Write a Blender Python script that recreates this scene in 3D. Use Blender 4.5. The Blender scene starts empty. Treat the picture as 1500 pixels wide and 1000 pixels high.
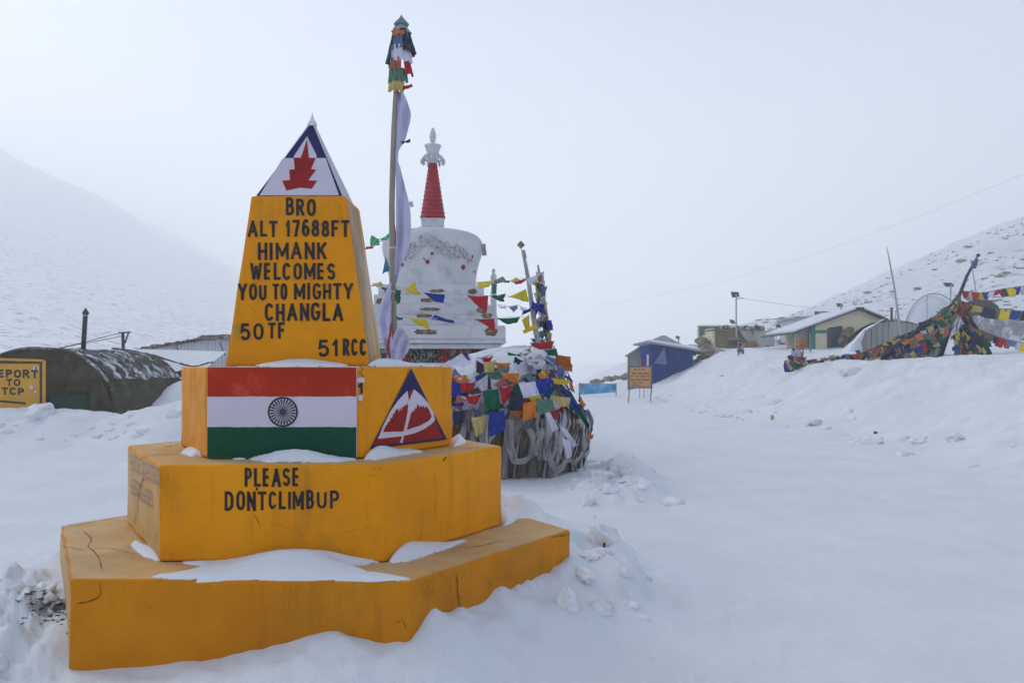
EXPOSURE = 0.27
HAZE_D = 0.0024
HAZE_TOP = 235
ANI = 0.8
import bpy, bmesh, math, random
import numpy as np
from mathutils import Vector, Matrix
from mathutils.geometry import tessellate_polygon
R = math.radians
rnd = random.Random(7)
sc = bpy.context.scene
COL = sc.collection

# ---------------------------------------------------------------- camera
EYE = 1.65
FPX, HX, HY = 1200.0, 750.0, 537.0
cam = bpy.data.cameras.new('camera')
cam.sensor_width = 36.0
cam.lens = 36.0 * FPX / 1500.0
cam.shift_y = 37.0 / 1500.0
cam.clip_start = 0.05
cam.clip_end = 12000
camo = bpy.data.objects.new('camera', cam)
camo.location = (0, 0, EYE)
camo.rotation_euler = (R(90), 0, 0)
COL.objects.link(camo)
sc.camera = camo

# ---------------------------------------------------------------- world: overcast sky
w = bpy.data.worlds.new('World'); sc.world = w
w.use_nodes = True
nt = w.node_tree; nt.nodes.clear()
SUN_EL, SUN_AZ = R(48), R(-50)       # azimuth from +Y towards +X
o_ = nt.nodes.new('ShaderNodeOutputWorld')
sky = nt.nodes.new('ShaderNodeTexSky'); sky.sky_type = 'NISHITA'; sky.sun_disc = False
sky.sun_elevation = SUN_EL; sky.sun_rotation = SUN_AZ; sky.altitude = 5000
bg1 = nt.nodes.new('ShaderNodeBackground'); bg1.inputs['Strength'].default_value = 0.06
nt.links.new(sky.outputs[0], bg1.inputs['Color'])
tc = nt.nodes.new('ShaderNodeTexCoord')
sep = nt.nodes.new('ShaderNodeSeparateXYZ'); nt.links.new(tc.outputs['Generated'], sep.inputs[0])
rmp = nt.nodes.new('ShaderNodeValToRGB')
rmp.color_ramp.elements[0].position = 0.0; rmp.color_ramp.elements[0].color = (1.38, 1.42, 1.46, 1)
rmp.color_ramp.elements[1].position = 1.0; rmp.color_ramp.elements[1].color = (0.16, 0.205, 0.32, 1)
e = rmp.color_ramp.elements.new(0.14); e.color = (1.08, 1.14, 1.20, 1)
e = rmp.color_ramp.elements.new(0.42); e.color = (0.56, 0.655, 0.80, 1)
nt.links.new(sep.outputs['Z'], rmp.inputs[0])
nz = nt.nodes.new('ShaderNodeTexNoise'); nz.inputs['Scale'].default_value = 1.7; nz.inputs['Detail'].default_value = 4
nt.links.new(tc.outputs['Generated'], nz.inputs['Vector'])
mr = nt.nodes.new('ShaderNodeMapRange'); mr.inputs['From Min'].default_value = 0.3; mr.inputs['From Max'].default_value = 0.7
mr.inputs['To Min'].default_value = 0.93; mr.inputs['To Max'].default_value = 1.05
nt.links.new(nz.outputs[0], mr.inputs[0])
mul = nt.nodes.new('ShaderNodeVectorMath'); mul.operation = 'SCALE'
az = nt.nodes.new('ShaderNodeMath'); az.operation = 'MULTIPLY_ADD'; az.inputs[1].default_value = -0.16; az.inputs[2].default_value = 1.0
nt.links.new(sep.outputs['X'], az.inputs[0])
azm = nt.nodes.new('ShaderNodeMath'); azm.operation = 'MULTIPLY'; nt.links.new(az.outputs[0], azm.inputs[0]); nt.links.new(mr.outputs[0], azm.inputs[1])
nt.links.new(rmp.outputs[0], mul.inputs[0]); nt.links.new(azm.outputs[0], mul.inputs['Scale'])
bg2 = nt.nodes.new('ShaderNodeBackground'); bg2.inputs['Strength'].default_value = 1.0
nt.links.new(mul.outputs[0], bg2.inputs['Color'])
mx = nt.nodes.new('ShaderNodeMixShader'); mx.inputs[0].default_value = 0.9
nt.links.new(bg1.outputs[0], mx.inputs[1]); nt.links.new(bg2.outputs[0], mx.inputs[2])
nt.links.new(mx.outputs[0], o_.inputs[0])

sun = bpy.data.lights.new('sun', 'SUN'); sun.energy = 0.8; sun.angle = R(25); sun.color = (1.0, 0.95, 0.88)
suno = bpy.data.objects.new('sun', sun); COL.objects.link(suno)
sd = Vector((math.sin(SUN_AZ) * math.cos(SUN_EL), math.cos(SUN_AZ) * math.cos(SUN_EL), math.sin(SUN_EL)))
suno.rotation_euler = sd.to_track_quat('Z', 'Y').to_euler()
suno.location = sd * 50

sc.view_settings.view_transform = 'Standard'; sc.view_settings.look = 'None'
sc.view_settings.exposure = EXPOSURE; sc.view_settings.gamma = 1.0
sc.view_settings.use_curve_mapping = False
sc.cycles.volume_bounces = 8
sc.cycles.max_bounces = 14

# ---------------------------------------------------------------- helpers
def at(px, py, Y):
    return Vector(((px - HX) / FPX * Y, Y, EYE - (py - HY) / FPX * Y))
def on_level(px, py, z):
    Y = FPX * (EYE - z) / (py - HY)
    return Vector(((px - HX) / FPX * Y, Y, z))
def on_plane(px, py, p0, n):
    d = Vector(((px - HX) / FPX, 1.0, -(py - HY) / FPX)); c = Vector((0, 0, EYE))
    t = (Vector(p0) - c).dot(n) / d.dot(n)
    return c + d * t

WL = {}
def wloc(p):
    return WL.get(p.name, Vector((0, 0, 0))) if p is not None else Vector((0, 0, 0))

def tag(o, label=None, cat=None, group=None, kind=None):
    if label: o['label'] = label
    if cat: o['category'] = cat
    if group: o['group'] = group
    if kind: o['kind'] = kind
    return o
def thing(name, label, cat, loc, group=None):
    o = bpy.data.objects.new(name, None); COL.objects.link(o)
    o.location = loc; o.empty_display_size = 0.2
    WL[o.name] = Vector(loc)
    return tag(o, label, cat, group)

class MB:
    def __init__(s): s.v = []; s.f = []
    def add(s, vs, fs):
        b = len(s.v); s.v += [tuple(v) for v in vs]; s.f += [tuple(i + b for i in f) for f in fs]; return s
    def box(s, a, b, rot=0, piv=None, taper=None):
        x0, y0, z0 = a; x1, y1, z1 = b
        vs = [Vector(p) for p in ((x0,y0,z0),(x1,y0,z0),(x1,y1,z0),(x0,y1,z0),(x0,y0,z1),(x1,y0,z1),(x1,y1,z1),(x0,y1,z1))]
        if rot:
            c = Vector(piv) if piv is not None else Vector(((x0+x1)/2, (y0+y1)/2, 0))
            m = Matrix.Rotation(rot, 3, 'Z'); vs = [m @ (v - c) + c for v in vs]
        return s.add(vs, [(0,3,2,1),(4,5,6,7),(0,1,5,4),(1,2,6,5),(2,3,7,6),(3,0,4,7)])
    def hull8(s, bot, top):
        n = len(bot)
        return s.add(list(bot) + list(top), [tuple(reversed(range(n))), tuple(range(n, 2*n))] + [(i, (i+1) % n, n+(i+1) % n, n+i) for i in range(n)])
    def bar(s, a, b, w, h=None):
        a = Vector(a); b = Vector(b); h = h or w
        d = (b - a).normalized(); up = Vector((0, 0, 1)) if abs(d.z) < 0.95 else Vector((0, 1, 0))
        x = d.cross(up).normalized() * w / 2; y = x.cross(d).normalized() * h / 2
        return s.hull8([a-x-y, a+x-y, a+x+y, a-x+y], [b-x-y, b+x-y, b+x+y, b-x+y])
    def tube(s, pts, r, n=8, cap=True):
        pts = [Vector(p) for p in pts]; m = len(pts)
        rr = r if hasattr(r, '__len__') else [r] * m
        vs = []; ref = None
        for i, p in enumerate(pts):
            d = (pts[min(i+1, m-1)] - pts[max(i-1, 0)]).normalized()
            if ref is None: ref = d.orthogonal().normalized()
            x = (ref - d * ref.dot(d)).normalized(); y = d.cross(x); ref = x
            for k in range(n):
                a = 2*math.pi*k/n; vs.append(p + (x*math.cos(a) + y*math.sin(a)) * rr[i])
        fs = [(i*n+k, i*n+(k+1) % n, (i+1)*n+(k+1) % n, (i+1)*n+k) for i in range(m-1) for k in range(n)]
        if cap: fs += [tuple(reversed(range(n))), tuple(range((m-1)*n, m*n))]
        return s.add(vs, fs)
    def lathe(s, prof, c, n=32, cap=True):
        vs = [(c[0]+r*math.cos(2*math.pi*k/n), c[1]+r*math.sin(2*math.pi*k/n), z) for z, r in prof for k in range(n)]
        fs = [(i*n+k, i*n+(k+1) % n, (i+1)*n+(k+1) % n, (i+1)*n+k) for i in range(len(prof)-1) for k in range(n)]
        if cap: fs += [tuple(reversed(range(n))), tuple(range((len(prof)-1)*n, len(prof)*n))]
        return s.add(vs, fs)
    def grid(s, f, nu, nv):
        vs = [f(i/nu, j/nv) for j in range(nv+1) for i in range(nu+1)]
        return s.add(vs, [(j*(nu+1)+i, j*(nu+1)+i+1, (j+1)*(nu+1)+i+1, (j+1)*(nu+1)+i) for j in range(nv) for i in range(nu)])
    def poly(s, pts):
        t = tessellate_polygon([[Vector(p) for p in pts]])
        return s.add(pts, t)
    def build(s, name, mat, parent=None, smooth=False, bevel=0, fix=True):
        o_ = wloc(parent)
        me = bpy.data.meshes.new(name)
        me.from_pydata([(v[0]-o_.x, v[1]-o_.y, v[2]-o_.z) for v in s.v], [], s.f)
        if fix:
            bm = bmesh.new(); bm.from_mesh(me); bmesh.ops.recalc_face_normals(bm, faces=bm.faces); bm.to_mesh(me); bm.free()
        me.materials.append(mat)
        if smooth: me.polygons.foreach_set('use_smooth', [True]*len(me.polygons))
        o = bpy.data.objects.new(name, me); COL.objects.link(o)
        if parent is not None: o.parent = parent; WL[o.name] = o_
        if bevel:
            m = o.modifiers.new('bevel', 'BEVEL'); m.width = bevel; m.segments = 2; m.limit_method = 'ANGLE'; m.angle_limit = R(40)
        return o

# numpy noise
def _h(ix, iy, s):
    n = (ix.astype(np.int64)*374761393 + iy.astype(np.int64)*668265263 + int(round(s*97))*1442695041) & 0xFFFFFFFF
    n = ((n ^ (n >> 13)) * 1274126177) & 0xFFFFFFFF
    return ((n ^ (n >> 16)) & 0xFFFF) / 65535.0 * 2*np.pi
def perlin(x, y, s=0):
    x = np.asarray(x, float); y = np.asarray(y, float)
    ix = np.floor(x); iy = np.floor(y); fx = x-ix; fy = y-iy
    u = fx*fx*fx*(fx*(fx*6-15)+10); v = fy*fy*fy*(fy*(fy*6-15)+10)
    def g(dx, dy):
        a = _h(ix+dx, iy+dy, s); return np.cos(a)*(fx-dx) + np.sin(a)*(fy-dy)
    return ((g(0,0)*(1-u)+g(1,0)*u)*(1-v) + (g(0,1)*(1-u)+g(1,1)*u)*v)*1.5
def fbm(x, y, oc=4, s=0, gain=.5):
    t = 0; a = 1
    for i in range(oc):
        t = t + a*perlin(x*2**i, y*2**i, s+i*17); a *= gain
    return t
def ss(a, b, v):
    t = np.clip((np.asarray(v, float)-a)/(b-a), 0, 1); return t*t*(3-2*t)
def _g1(ix, iy, s, dx, dy):
    n = (ix*374761393 + iy*668265263 + s*1442695041) & 0xFFFFFFFF
    n = ((n ^ (n >> 13)) * 1274126177) & 0xFFFFFFFF
    a = ((n ^ (n >> 16)) & 0xFFFF) / 65535.0 * 6.283185
    return math.cos(a)*dx + math.sin(a)*dy
def n1(x, y=0.0, s=0):
    s = int(round(s*97)); ix = math.floor(x); iy = math.floor(y); fx = x-ix; fy = y-iy
    u = fx*fx*fx*(fx*(fx*6-15)+10); v = fy*fy*fy*(fy*(fy*6-15)+10)
    return ((_g1(ix,iy,s,fx,fy)*(1-u)+_g1(ix+1,iy,s,fx-1,fy)*u)*(1-v) + (_g1(ix,iy+1,s,fx,fy-1)*(1-u)+_g1(ix+1,iy+1,s,fx-1,fy-1)*u)*v)*1.5

# ---------------------------------------------------------------- materials
MATS = {}
def mat(name, col, rough=.8, var=.12, vs=4.0, bump=.15, bs=30.0, spec=.3, col2=None, c2scale=3.0, c2lo=.5, c2hi=.6, stretch=None, metal=0, bdist=.01, trans=0):
    if name in MATS: return MATS[name]
    m = bpy.data.materials.new(name); m.use_nodes = True; MATS[name] = m
    t = m.node_tree; N = t.nodes; L = t.links; b = N['Principled BSDF']
    b.inputs['Roughness'].default_value = rough; b.inputs['Specular IOR Level'].default_value = spec
    b.inputs['Metallic'].default_value = metal
    tc = N.new('ShaderNodeTexCoord'); src = tc.outputs['Object']
    if stretch:
        mp = N.new('ShaderNodeMapping'); mp.inputs['Scale'].default_value = stretch; L.new(src, mp.inputs[0]); src = mp.outputs[0]
    n = N.new('ShaderNodeTexNoise'); n.inputs['Scale'].default_value = vs; n.inputs['Detail'].default_value = 5; n.inputs['Roughness'].default_value = .6
    L.new(src, n.inputs['Vector'])
    mr = N.new('ShaderNodeMapRange'); mr.inputs['From Min'].default_value = .3; mr.inputs['From Max'].default_value = .7
    mr.inputs['To Min'].default_value = 1-var; mr.inputs['To Max'].default_value = 1+var; L.new(n.outputs[0], mr.inputs[0])
    sc_ = N.new('ShaderNodeVectorMath'); sc_.operation = 'SCALE'; sc_.inputs[0].default_value = col[:3]
    if col2:
        n2 = N.new('ShaderNodeTexNoise'); n2.inputs['Scale'].default_value = c2scale; n2.inputs['Detail'].default_value = 6; n2.inputs['Roughness'].default_value = .65
        L.new(src, n2.inputs['Vector'])
        r2 = N.new('ShaderNodeMapRange'); r2.inputs['From Min'].default_value = c2lo; r2.inputs['From Max'].default_value = c2hi
        L.new(n2.outputs[0], r2.inputs[0])
        mi = N.new('ShaderNodeMix'); mi.data_type = 'RGBA'; mi.inputs['A'].default_value = (*col[:3], 1); mi.inputs['B'].default_value = (*col2[:3], 1)
        L.new(r2.outputs[0], mi.inputs['Factor']); L.new(mi.outputs['Result'], sc_.inputs[0])
    L.new(mr.outputs[0], sc_.inputs['Scale']); L.new(sc_.outputs[0], b.inputs['Base Color'])
    if bump:
        n3 = N.new('ShaderNodeTexNoise'); n3.inputs['Scale'].default_value = bs; n3.inputs['Detail'].default_value = 6; L.new(src, n3.inputs['Vector'])
        bp = N.new('ShaderNodeBump'); bp.inputs['Strength'].default_value = bump; bp.inputs['Distance'].default_value = bdist
        L.new(n3.outputs[0], bp.inputs['Height']); L.new(bp.outputs[0], b.inputs['Normal'])
    return m

def paint_mat(name, ca, cb, grime, gl=.52, gh=.72, streak=1.0, rough=.42, ns=2.2):
    """painted concrete: two mottled tones, grime blotches, flecks and hair cracks"""
    m = bpy.data.materials.new(name); m.use_nodes = True
    t = m.node_tree; N = t.nodes; L = t.links; b = N['Principled BSDF']
    b.inputs['Specular IOR Level'].default_value = .08
    tc = N.new('ShaderNodeTexCoord'); mp = N.new('ShaderNodeMapping'); mp.inputs['Scale'].default_value = (1, 1, streak); L.new(tc.outputs['Object'], mp.inputs[0])
    def noise(sc_, det=6, ro=.62, src=None, dist=0):
        n = N.new('ShaderNodeTexNoise'); n.inputs['Scale'].default_value = sc_; n.inputs['Detail'].default_value = det; n.inputs['Roughness'].default_value = ro
        n.inputs['Distortion'].default_value = dist
        L.new(src or mp.outputs[0], n.inputs['Vector']); return n.outputs[0]
    def rng(x, a, b_, c=0, d=1):
        r = N.new('ShaderNodeMapRange'); r.inputs['From Min'].default_value = a; r.inputs['From Max'].default_value = b_
        r.inputs['To Min'].default_value = c; r.inputs['To Max'].default_value = d; L.new(x, r.inputs[0]); return r.outputs[0]
    def mix(f, A, B):
        q = N.new('ShaderNodeMix'); q.data_type = 'RGBA'; L.new(f, q.inputs['Factor'])
        for s_, k in ((A, 'A'), (B, 'B')):
            if isinstance(s_, tuple): q.inputs[k].default_value = (*s_, 1)
            else: L.new(s_, q.inputs[k])
        return q.outputs['Result']
    c = mix(rng(noise(ns, 7), .38, .62), ca, cb)
    c = mix(rng(noise(1.3, 9, .72), gl, gh, 0, .55), c, grime)
    mpd = N.new('ShaderNodeMapping'); mpd.inputs['Scale'].default_value = (9, 9, .9); L.new(tc.outputs['Object'], mpd.inputs[0])
    md = N.new('ShaderNodeMath'); md.operation = 'MULTIPLY'; L.new(rng(noise(1.0, 6, .7, mpd.outputs[0]), .50, .68, 0, .40), md.inputs[0]); L.new(rng(noise(1.7, 3), .45, .6), md.inputs[1])
    c = mix(md.outputs[0], c, tuple(x*.7 for x in grime))
    c = mix(rng(noise(15, 8, .75), .66, .72, 0, .45), c, tuple(min(.8, x*1.1+.10) for x in ca))
    fl = N.new('ShaderNodeTexVoronoi'); fl.inputs['Scale'].default_value = 34; L.new(tc.outputs['Object'], fl.inputs['Vector'])
    f1 = rng(fl.outputs['Distance'], .10, .16, 1, 0)
    mm = N.new('ShaderNodeMath'); mm.operation = 'MULTIPLY'; L.new(f1, mm.inputs[0]); L.new(rng(noise(5, 3), .55, .62, 0, .75), mm.inputs[1])
    c = mix(mm.outputs[0], c, tuple(x*.45 for x in grime))
    ad = N.new('ShaderNodeVectorMath'); ad.operation = 'ADD'
    nn = N.new('ShaderNodeTexNoise'); nn.inputs['Scale'].default_value = 3; nn.inputs['Detail'].default_value = 6; L.new(tc.outputs['Object'], nn.inputs['Vector'])
    s2 = N.new('ShaderNodeVectorMath'); s2.operation = 'SCALE'; s2.inputs['Scale'].default_value = .5; L.new(nn.outputs['Color'], s2.inputs[0])
    L.new(tc.outputs['Object'], ad.inputs[0]); L.new(s2.outputs[0], ad.inputs[1])
    vo = N.new('ShaderNodeTexVoronoi'); vo.feature = 'DISTANCE_TO_EDGE'; vo.inputs['Scale'].default_value = 1.9; L.new(ad.outputs[0], vo.inputs['Vector'])
    cr = rng(vo.outputs['Distance'], 0, .004, 1, 0)
    m2 = N.new('ShaderNodeMath'); m2.operation = 'MULTIPLY'; L.new(cr, m2.inputs[0]); L.new(rng(noise(1.1, 3), .54, .60, 0, .45), m2.inputs[1])
    c = mix(m2.outputs[0], c, (.07, .045, .02))
    L.new(c, b.inputs['Base Color'])
    L.new(rng(noise(7, 5), .3, .7, rough-.1, rough+.25), b.inputs['Roughness'])
    hs = N.new('ShaderNodeMath'); hs.operation = 'SUBTRACT'; L.new(noise(9, 8, .7), hs.inputs[0]); L.new(m2.outputs[0], hs.inputs[1])
    bp = N.new('ShaderNodeBump'); bp.inputs['Strength'].default_value = .5; bp.inputs['Distance'].default_value = .012
    L.new(hs.outputs[0], bp.inputs['Height']); L.new(bp.outputs[0], b.inputs['Normal'])
    return m

def snow_mat(name, dirt=False, fine=1.0, rocks=False):
    m = bpy.data.materials.new(name); m.use_nodes = True
    t = m.node_tree; N = t.nodes; L = t.links; b = N['Principled BSDF']
    b.inputs['Roughness'].default_value = .75; b.inputs['Specular IOR Level'].default_value = .2
    tc = N.new('ShaderNodeTexCoord'); P = tc.outputs['Object']
    def noise(s_, det=5, ro=.6, src=None):
        n = N.new('ShaderNodeTexNoise'); n.inputs['Scale'].default_value = s_; n.inputs['Detail'].default_value = det; n.inputs['Roughness'].default_value = ro
        L.new(src or P, n.inputs['Vector']); return n.outputs[0]
    def rng(x, a, b_, c=0, d=1):
        r = N.new('ShaderNodeMapRange'); r.inputs['From Min'].default_value = a; r.inputs['From Max'].default_value = b_
        r.inputs['To Min'].default_value = c; r.inputs['To Max'].default_value = d; L.new(x, r.inputs[0]); return r.outputs[0]
    def mix(f, A, B):
        q = N.new('ShaderNodeMix'); q.data_type = 'RGBA'; L.new(f, q.inputs['Factor'])
        for s_, k in ((A, 'A'), (B, 'B')):
            if isinstance(s_, tuple): q.inputs[k].default_value = (*s_, 1)
            else: L.new(s_, q.inputs[k])
        return q.outputs['Result']
    c = mix(rng(noise(.9), .35, .65), (.69, .72, .77), (.75, .775, .82))
    def mulm(a, b_):
        k = N.new('ShaderNodeMath'); k.operation = 'MULTIPLY'; L.new(a, k.inputs[0])
        if isinstance(b_, (int, float)): k.inputs[1].default_value = b_
        else: L.new(b_, k.inputs[1])
        return k.outputs[0]
    if dirt:
        at_ = N.new('ShaderNodeAttribute'); at_.attribute_name = 'dirt'
        c = mix(mulm(at_.outputs['Fac'], rng(noise(1.6, 8, .7), .48, .72, 0, .6)), c, (.60, .55, .52))
        c = mix(mulm(at_.outputs['Fac'], rng(noise(7, 6, .75), .70, .76, 0, .6)), c, (.30, .25, .19))
        gr = N.new('ShaderNodeAttribute'); gr.attribute_name = 'gravel'
        c = mix(mulm(gr.outputs['Fac'], rng(noise(16, 6, .7), .47, .52)), c, (.06, .055, .055))
        rk = N.new('ShaderNodeAttribute'); rk.attribute_name = 'rocky'
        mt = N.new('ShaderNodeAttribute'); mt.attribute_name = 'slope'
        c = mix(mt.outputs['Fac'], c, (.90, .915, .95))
        mps = N.new('ShaderNodeMapping'); mps.inputs['Rotation'].default_value = (0, 0, R(-30)); mps.inputs['Scale'].default_value = (.10, .30, .8); L.new(P, mps.inputs[0])
        c = mix(mulm(mt.outputs['Fac'], rng(noise(1.5, 9, .85, mps.outputs[0]), .51, .59, 0, .95)), c, (.20, .19, .20))
        mp = N.new('ShaderNodeMapping'); mp.inputs['Rotation'].default_value = (0, 0, R(15)); mp.inputs['Scale'].default_value = (.16, .5, .9); L.new(P, mp.inputs[0])
        c = mix(mulm(rk.outputs['Fac'], rng(noise(.9, 8, .78, mp.outputs[0]), .56, .62, 0, .8)), c, (.27, .22, .18))
        mp2 = N.new('ShaderNodeMapping'); mp2.inputs['Scale'].default_value = (.5, .9, 1.5); L.new(P, mp2.inputs[0])
        c = mix(mulm(rk.outputs['Fac'], rng(noise(.8, 6, .8, mp2.outputs[0]), .60, .66, 0, .7)), c, (.16, .14, .13))
    L.new(c, b.inputs['Base Color'])
    bp = N.new('ShaderNodeBump'); bp.inputs['Strength'].default_value = .5; bp.inputs['Distance'].default_value = .025*fine
    L.new(noise(14, 8, .68), bp.inputs['Height'])
    bp2 = N.new('ShaderNodeBump'); bp2.inputs['Strength'].default_value = .35; bp2.inputs['Distance'].default_value = .004
    L.new(noise(140, 3, .6), bp2.inputs['Height']); L.new(bp.outputs[0], bp2.inputs['Normal'])
    L.new(bp2.outputs[0], b.inputs['Normal'])
    return m

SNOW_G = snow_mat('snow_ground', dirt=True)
SNOW = snow_mat('snow_fresh', fine=.5)
CLOD = mat('snow_clod_crust', (.78, .81, .86), .8, .06, 3, .5, 12, .15, col2=(.62, .56, .52), c2scale=4, c2lo=.5, c2hi=.72, bdist=.03)
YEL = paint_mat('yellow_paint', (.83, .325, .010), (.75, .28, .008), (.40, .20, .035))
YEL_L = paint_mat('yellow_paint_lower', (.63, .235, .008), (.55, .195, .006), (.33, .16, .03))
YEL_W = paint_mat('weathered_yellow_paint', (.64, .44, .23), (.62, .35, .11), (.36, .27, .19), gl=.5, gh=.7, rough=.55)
CREAM = paint_mat('worn_cream_plaster', (.58, .47, .36), (.58, .30, .07), (.20, .15, .12), gl=.47, gh=.58, streak=.14, rough=.7, ns=7)
BLACK = mat('black_paint', (.018, .017, .02), .5, .3, 20, .1)
WHITE_P = mat('white_paint', (.62, .56, .66), .6, .05, 5, .15, 20, .1)
SAFFRON = mat('saffron_red_paint', (.42, .035, .014), .6, .15, 3, .2, 15, .12, col2=(.52, .09, .04), c2scale=6, c2lo=.55, c2hi=.75)
GREEN_P = mat('green_paint', (.008, .075, .042), .6, .15, 3, .2, 15, .12)
NAVY = mat('navy_paint', (.030, .032, .11), .6, .12, 4, .15, 20, .12)
RED_P = mat('dark_red_paint', (.30, .022, .02), .6, .15, 5, .15, 20, .12)
CRACK = mat('crack_dark', (.05, .032, .015), .9, .3, 30, 0)  # dark brown of the crack ribbons
PLASTER = mat('whitewashed_plaster', (.60, .605, .64), .85, .08, 2, .8, 12, .1, col2=(.38, .37, .37), c2scale=3.2, c2lo=.54, c2hi=.78, bdist=.04)
SPIRE = mat('red_spire_paint', (.34, .025, .035), .5, .2, 8, .4, 20)
BRICK = mat('exposed_mud_brick', (.20, .125, .075), .95, .35, 12, .8, 25, .05, col2=(.38, .30, .22), c2scale=14, c2lo=.5, c2hi=.62, bdist=.03)
CARVE = mat('carved_painted_frieze', (.30, .30, .28), .8, .3, 10, .6, 20, .1, col2=(.045, .07, .05), c2scale=11, c2lo=.47, c2hi=.52, bdist=.04)
REDB = mat('frieze_red', (.30, .03, .03), .7, .25, 8, .5, 20)
WOOD = mat('grey_weathered_wood', (.30, .26, .21), .85, .25, 14, .5, 40, .1, stretch=(1, 1, .08))
OLIVE = mat('olive_canvas', (.075, .068, .042), .9, .3, 2, .6, 9, .1, col2=(.13, .12, .095), c2scale=3, c2lo=.5, c2hi=.7, bdist=.02)
OLIVE_S = mat('frosted_olive_canvas', (.10, .095, .085), .9, .2, 2, .5, 9, .1, col2=(.62, .65, .70), c2scale=2.2, c2lo=.5, c2hi=.60, stretch=(.4, 1.6, 1), bdist=.02)
TEAL = mat('green_tarpaulin', (.03, .085, .06), .6, .2, 2, .4, 6)
DARKM = mat('dark_metal', (.03, .03, .035), .5, .2, 8, .1, spec=.4)
GREYM = mat('galvanised_sheet', (.33, .36, .40), .5, .15, 3, .2, 10, .4)
SIGNY = mat('sign_yellow', (.62, .33, .03), .5, .1, 3, .1)
SIGNO = mat('sign_orange', (.62, .30, .06), .5, .15, 4, .1)
SIGNP = mat('sign_purple_text', (.16, .11, .14), .6, .1, 4, 0)
HUTB = mat('blue_hut_sheet', (.002, .045, .23), .6, .15, 2, .1, 5, .08)
CREAMW = mat('cream_wall', (.68, .61, .44), .8, .06, 3, .2, 10)
TRIMG = mat('green_trim', (.02, .22, .17), .5, .1, 3, 0)
ROCK = mat('brown_rock', (.20, .155, .115), .95, .35, 2, .8, 6, .1, col2=(.34, .31, .28), c2scale=3, c2lo=.5, c2hi=.6, bdist=.05)
SOLAR = mat('solar_cells', (.035, .045, .07), .6, .1, 5, 0, spec=.12)
BANB = mat('blue_banner', (.06, .30, .55), .5, .1, 2, 0, col2=(.30, .55, .72), c2scale=1.2, c2lo=.45, c2hi=.65)
BILLG = mat('green_billboard', (.03, .14, .07), .5, .1, 1, 0)
DOGM = mat('dog_fur', (.07, .05, .04), .9, .3, 9, .5, 60, .1, col2=(.50, .46, .42), c2scale=3.5, c2lo=.5, c2hi=.55)
PLANK = mat('brown_plank', (.20, .155, .07), .85, .25, 4, .3, 15, stretch=(1, 1, 6))
GTARP = mat('grey_tarpaulin', (.40, .40, .40), .7, .1, 2, .4, 5, .2)
FC = {
 'blue': mat('cloth_blue', (.025, .045, .26), .85, .25, 12, .3, 60, .1),
 'white': mat('cloth_white', (.60, .59, .72), .85, .10, 8, .3, 60, .1),
 'red': mat('cloth_red', (.42, .025, .03), .85, .2, 12, .3, 60, .1),
 'green': mat('cloth_green', (.012, .11, .06), .85, .25, 12, .3, 60, .1),
 'yellow': mat('cloth_yellow', (.62, .48, .03), .85, .2, 12, .3, 60, .1),
 'orange': mat('cloth_orange', (.60, .18, .03), .85, .2, 12, .3, 60, .1),
 'teal': mat('cloth_teal', (.03, .22, .32), .85, .2, 12, .3, 60, .1),
 'dark': mat('cloth_dark', (.035, .04, .07), .85, .3, 12, .3, 60, .1),
 'leaf': mat('cloth_leaf_green', (.05, .36, .16), .85, .15, 12, .3, 60, .1),
 'fadeblue': mat('cloth_faded_blue', (.13, .17, .30), .85, .25, 10, .3, 60, .1),
 'fadegreen': mat('cloth_faded_green', (.10, .20, .15), .85, .25, 10, .3, 60, .1),
 'fadered': mat('cloth_faded_red', (.40, .13, .10), .85, .25, 10, .3, 60, .1),
 'fadeyellow': mat('cloth_faded_yellow', (.48, .38, .15), .85, .25, 10, .3, 60, .1),
 'print': mat('cloth_printed_white', (.55, .54, .66), .85, .1, 8, .2, 60, .1, col2=(.25, .24, .36), c2scale=26, c2lo=.52, c2hi=.56),
}
KHATA = mat('grey_scarf_cloth', (.40, .385, .385), .9, .25, 5, .5, 30, .05, col2=(.26, .25, .25), c2scale=6, c2lo=.45, c2hi=.7, stretch=(1.5, 1.5, .35))
KHATA2 = mat('dirty_scarf_cloth', (.22, .205, .19), .9, .3, 5, .5, 30, .05, stretch=(1.5, 1.5, .35))
KHATW = mat('white_scarf_cloth', (.50, .50, .68), .8, .08, 4, .25, 20, .1)
CORD = mat('white_cord', (.5, .5, .52), .8, .1, 5, 0)
CORDD = mat('dark_wire', (.05, .05, .055), .8, .1, 5, 0)
# ---------------------------------------------------------------- terrain
T1 = [(-2.295, 4.25), (-.524, 4.19), (.393, 5.54), (-.50, 7.05), (-2.30, 7.05), (-3.13, 5.67)]
MC = (-1.38, 5.65)
CONTACT = [(-2.29,4.25,.07), (-1.95,4.24,.10), (-1.55,4.23,.138), (-1.30,4.23,.20), (-1.06,4.23,.27), (-.87,4.22,.295), (-.67,4.2,.275), (-.535,4.19,.232), (-.44,4.33,.325), (-.27,4.6,.32),
 (-.16,4.73,.28), (-.10,4.83,.345), (.085,5.09,.30), (.30,5.4,.33), (.393,5.54,.36), (.25,5.85,.52), (-.02,6.2,.64), (-.5,7.05,.62), (-2.3,7.05,.45), (-3.13,5.67,.33), (-2.7,5.0,.31), (-2.45,4.55,.24), (-2.35,4.36,.15)]
_ca = sorted((math.atan2(y-MC[1], x-MC[0]), c) for x, y, c in CONTACT)
_ca = [(_ca[-1][0]-2*math.pi, _ca[-1][1])] + _ca + [(_ca[0][0]+2*math.pi, _ca[0][1])]
_A0 = np.array([a for a, c in _ca]); _C0 = np.array([c for a, c in _ca])
_A = np.linspace(-math.pi, math.pi, 1500)
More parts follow.
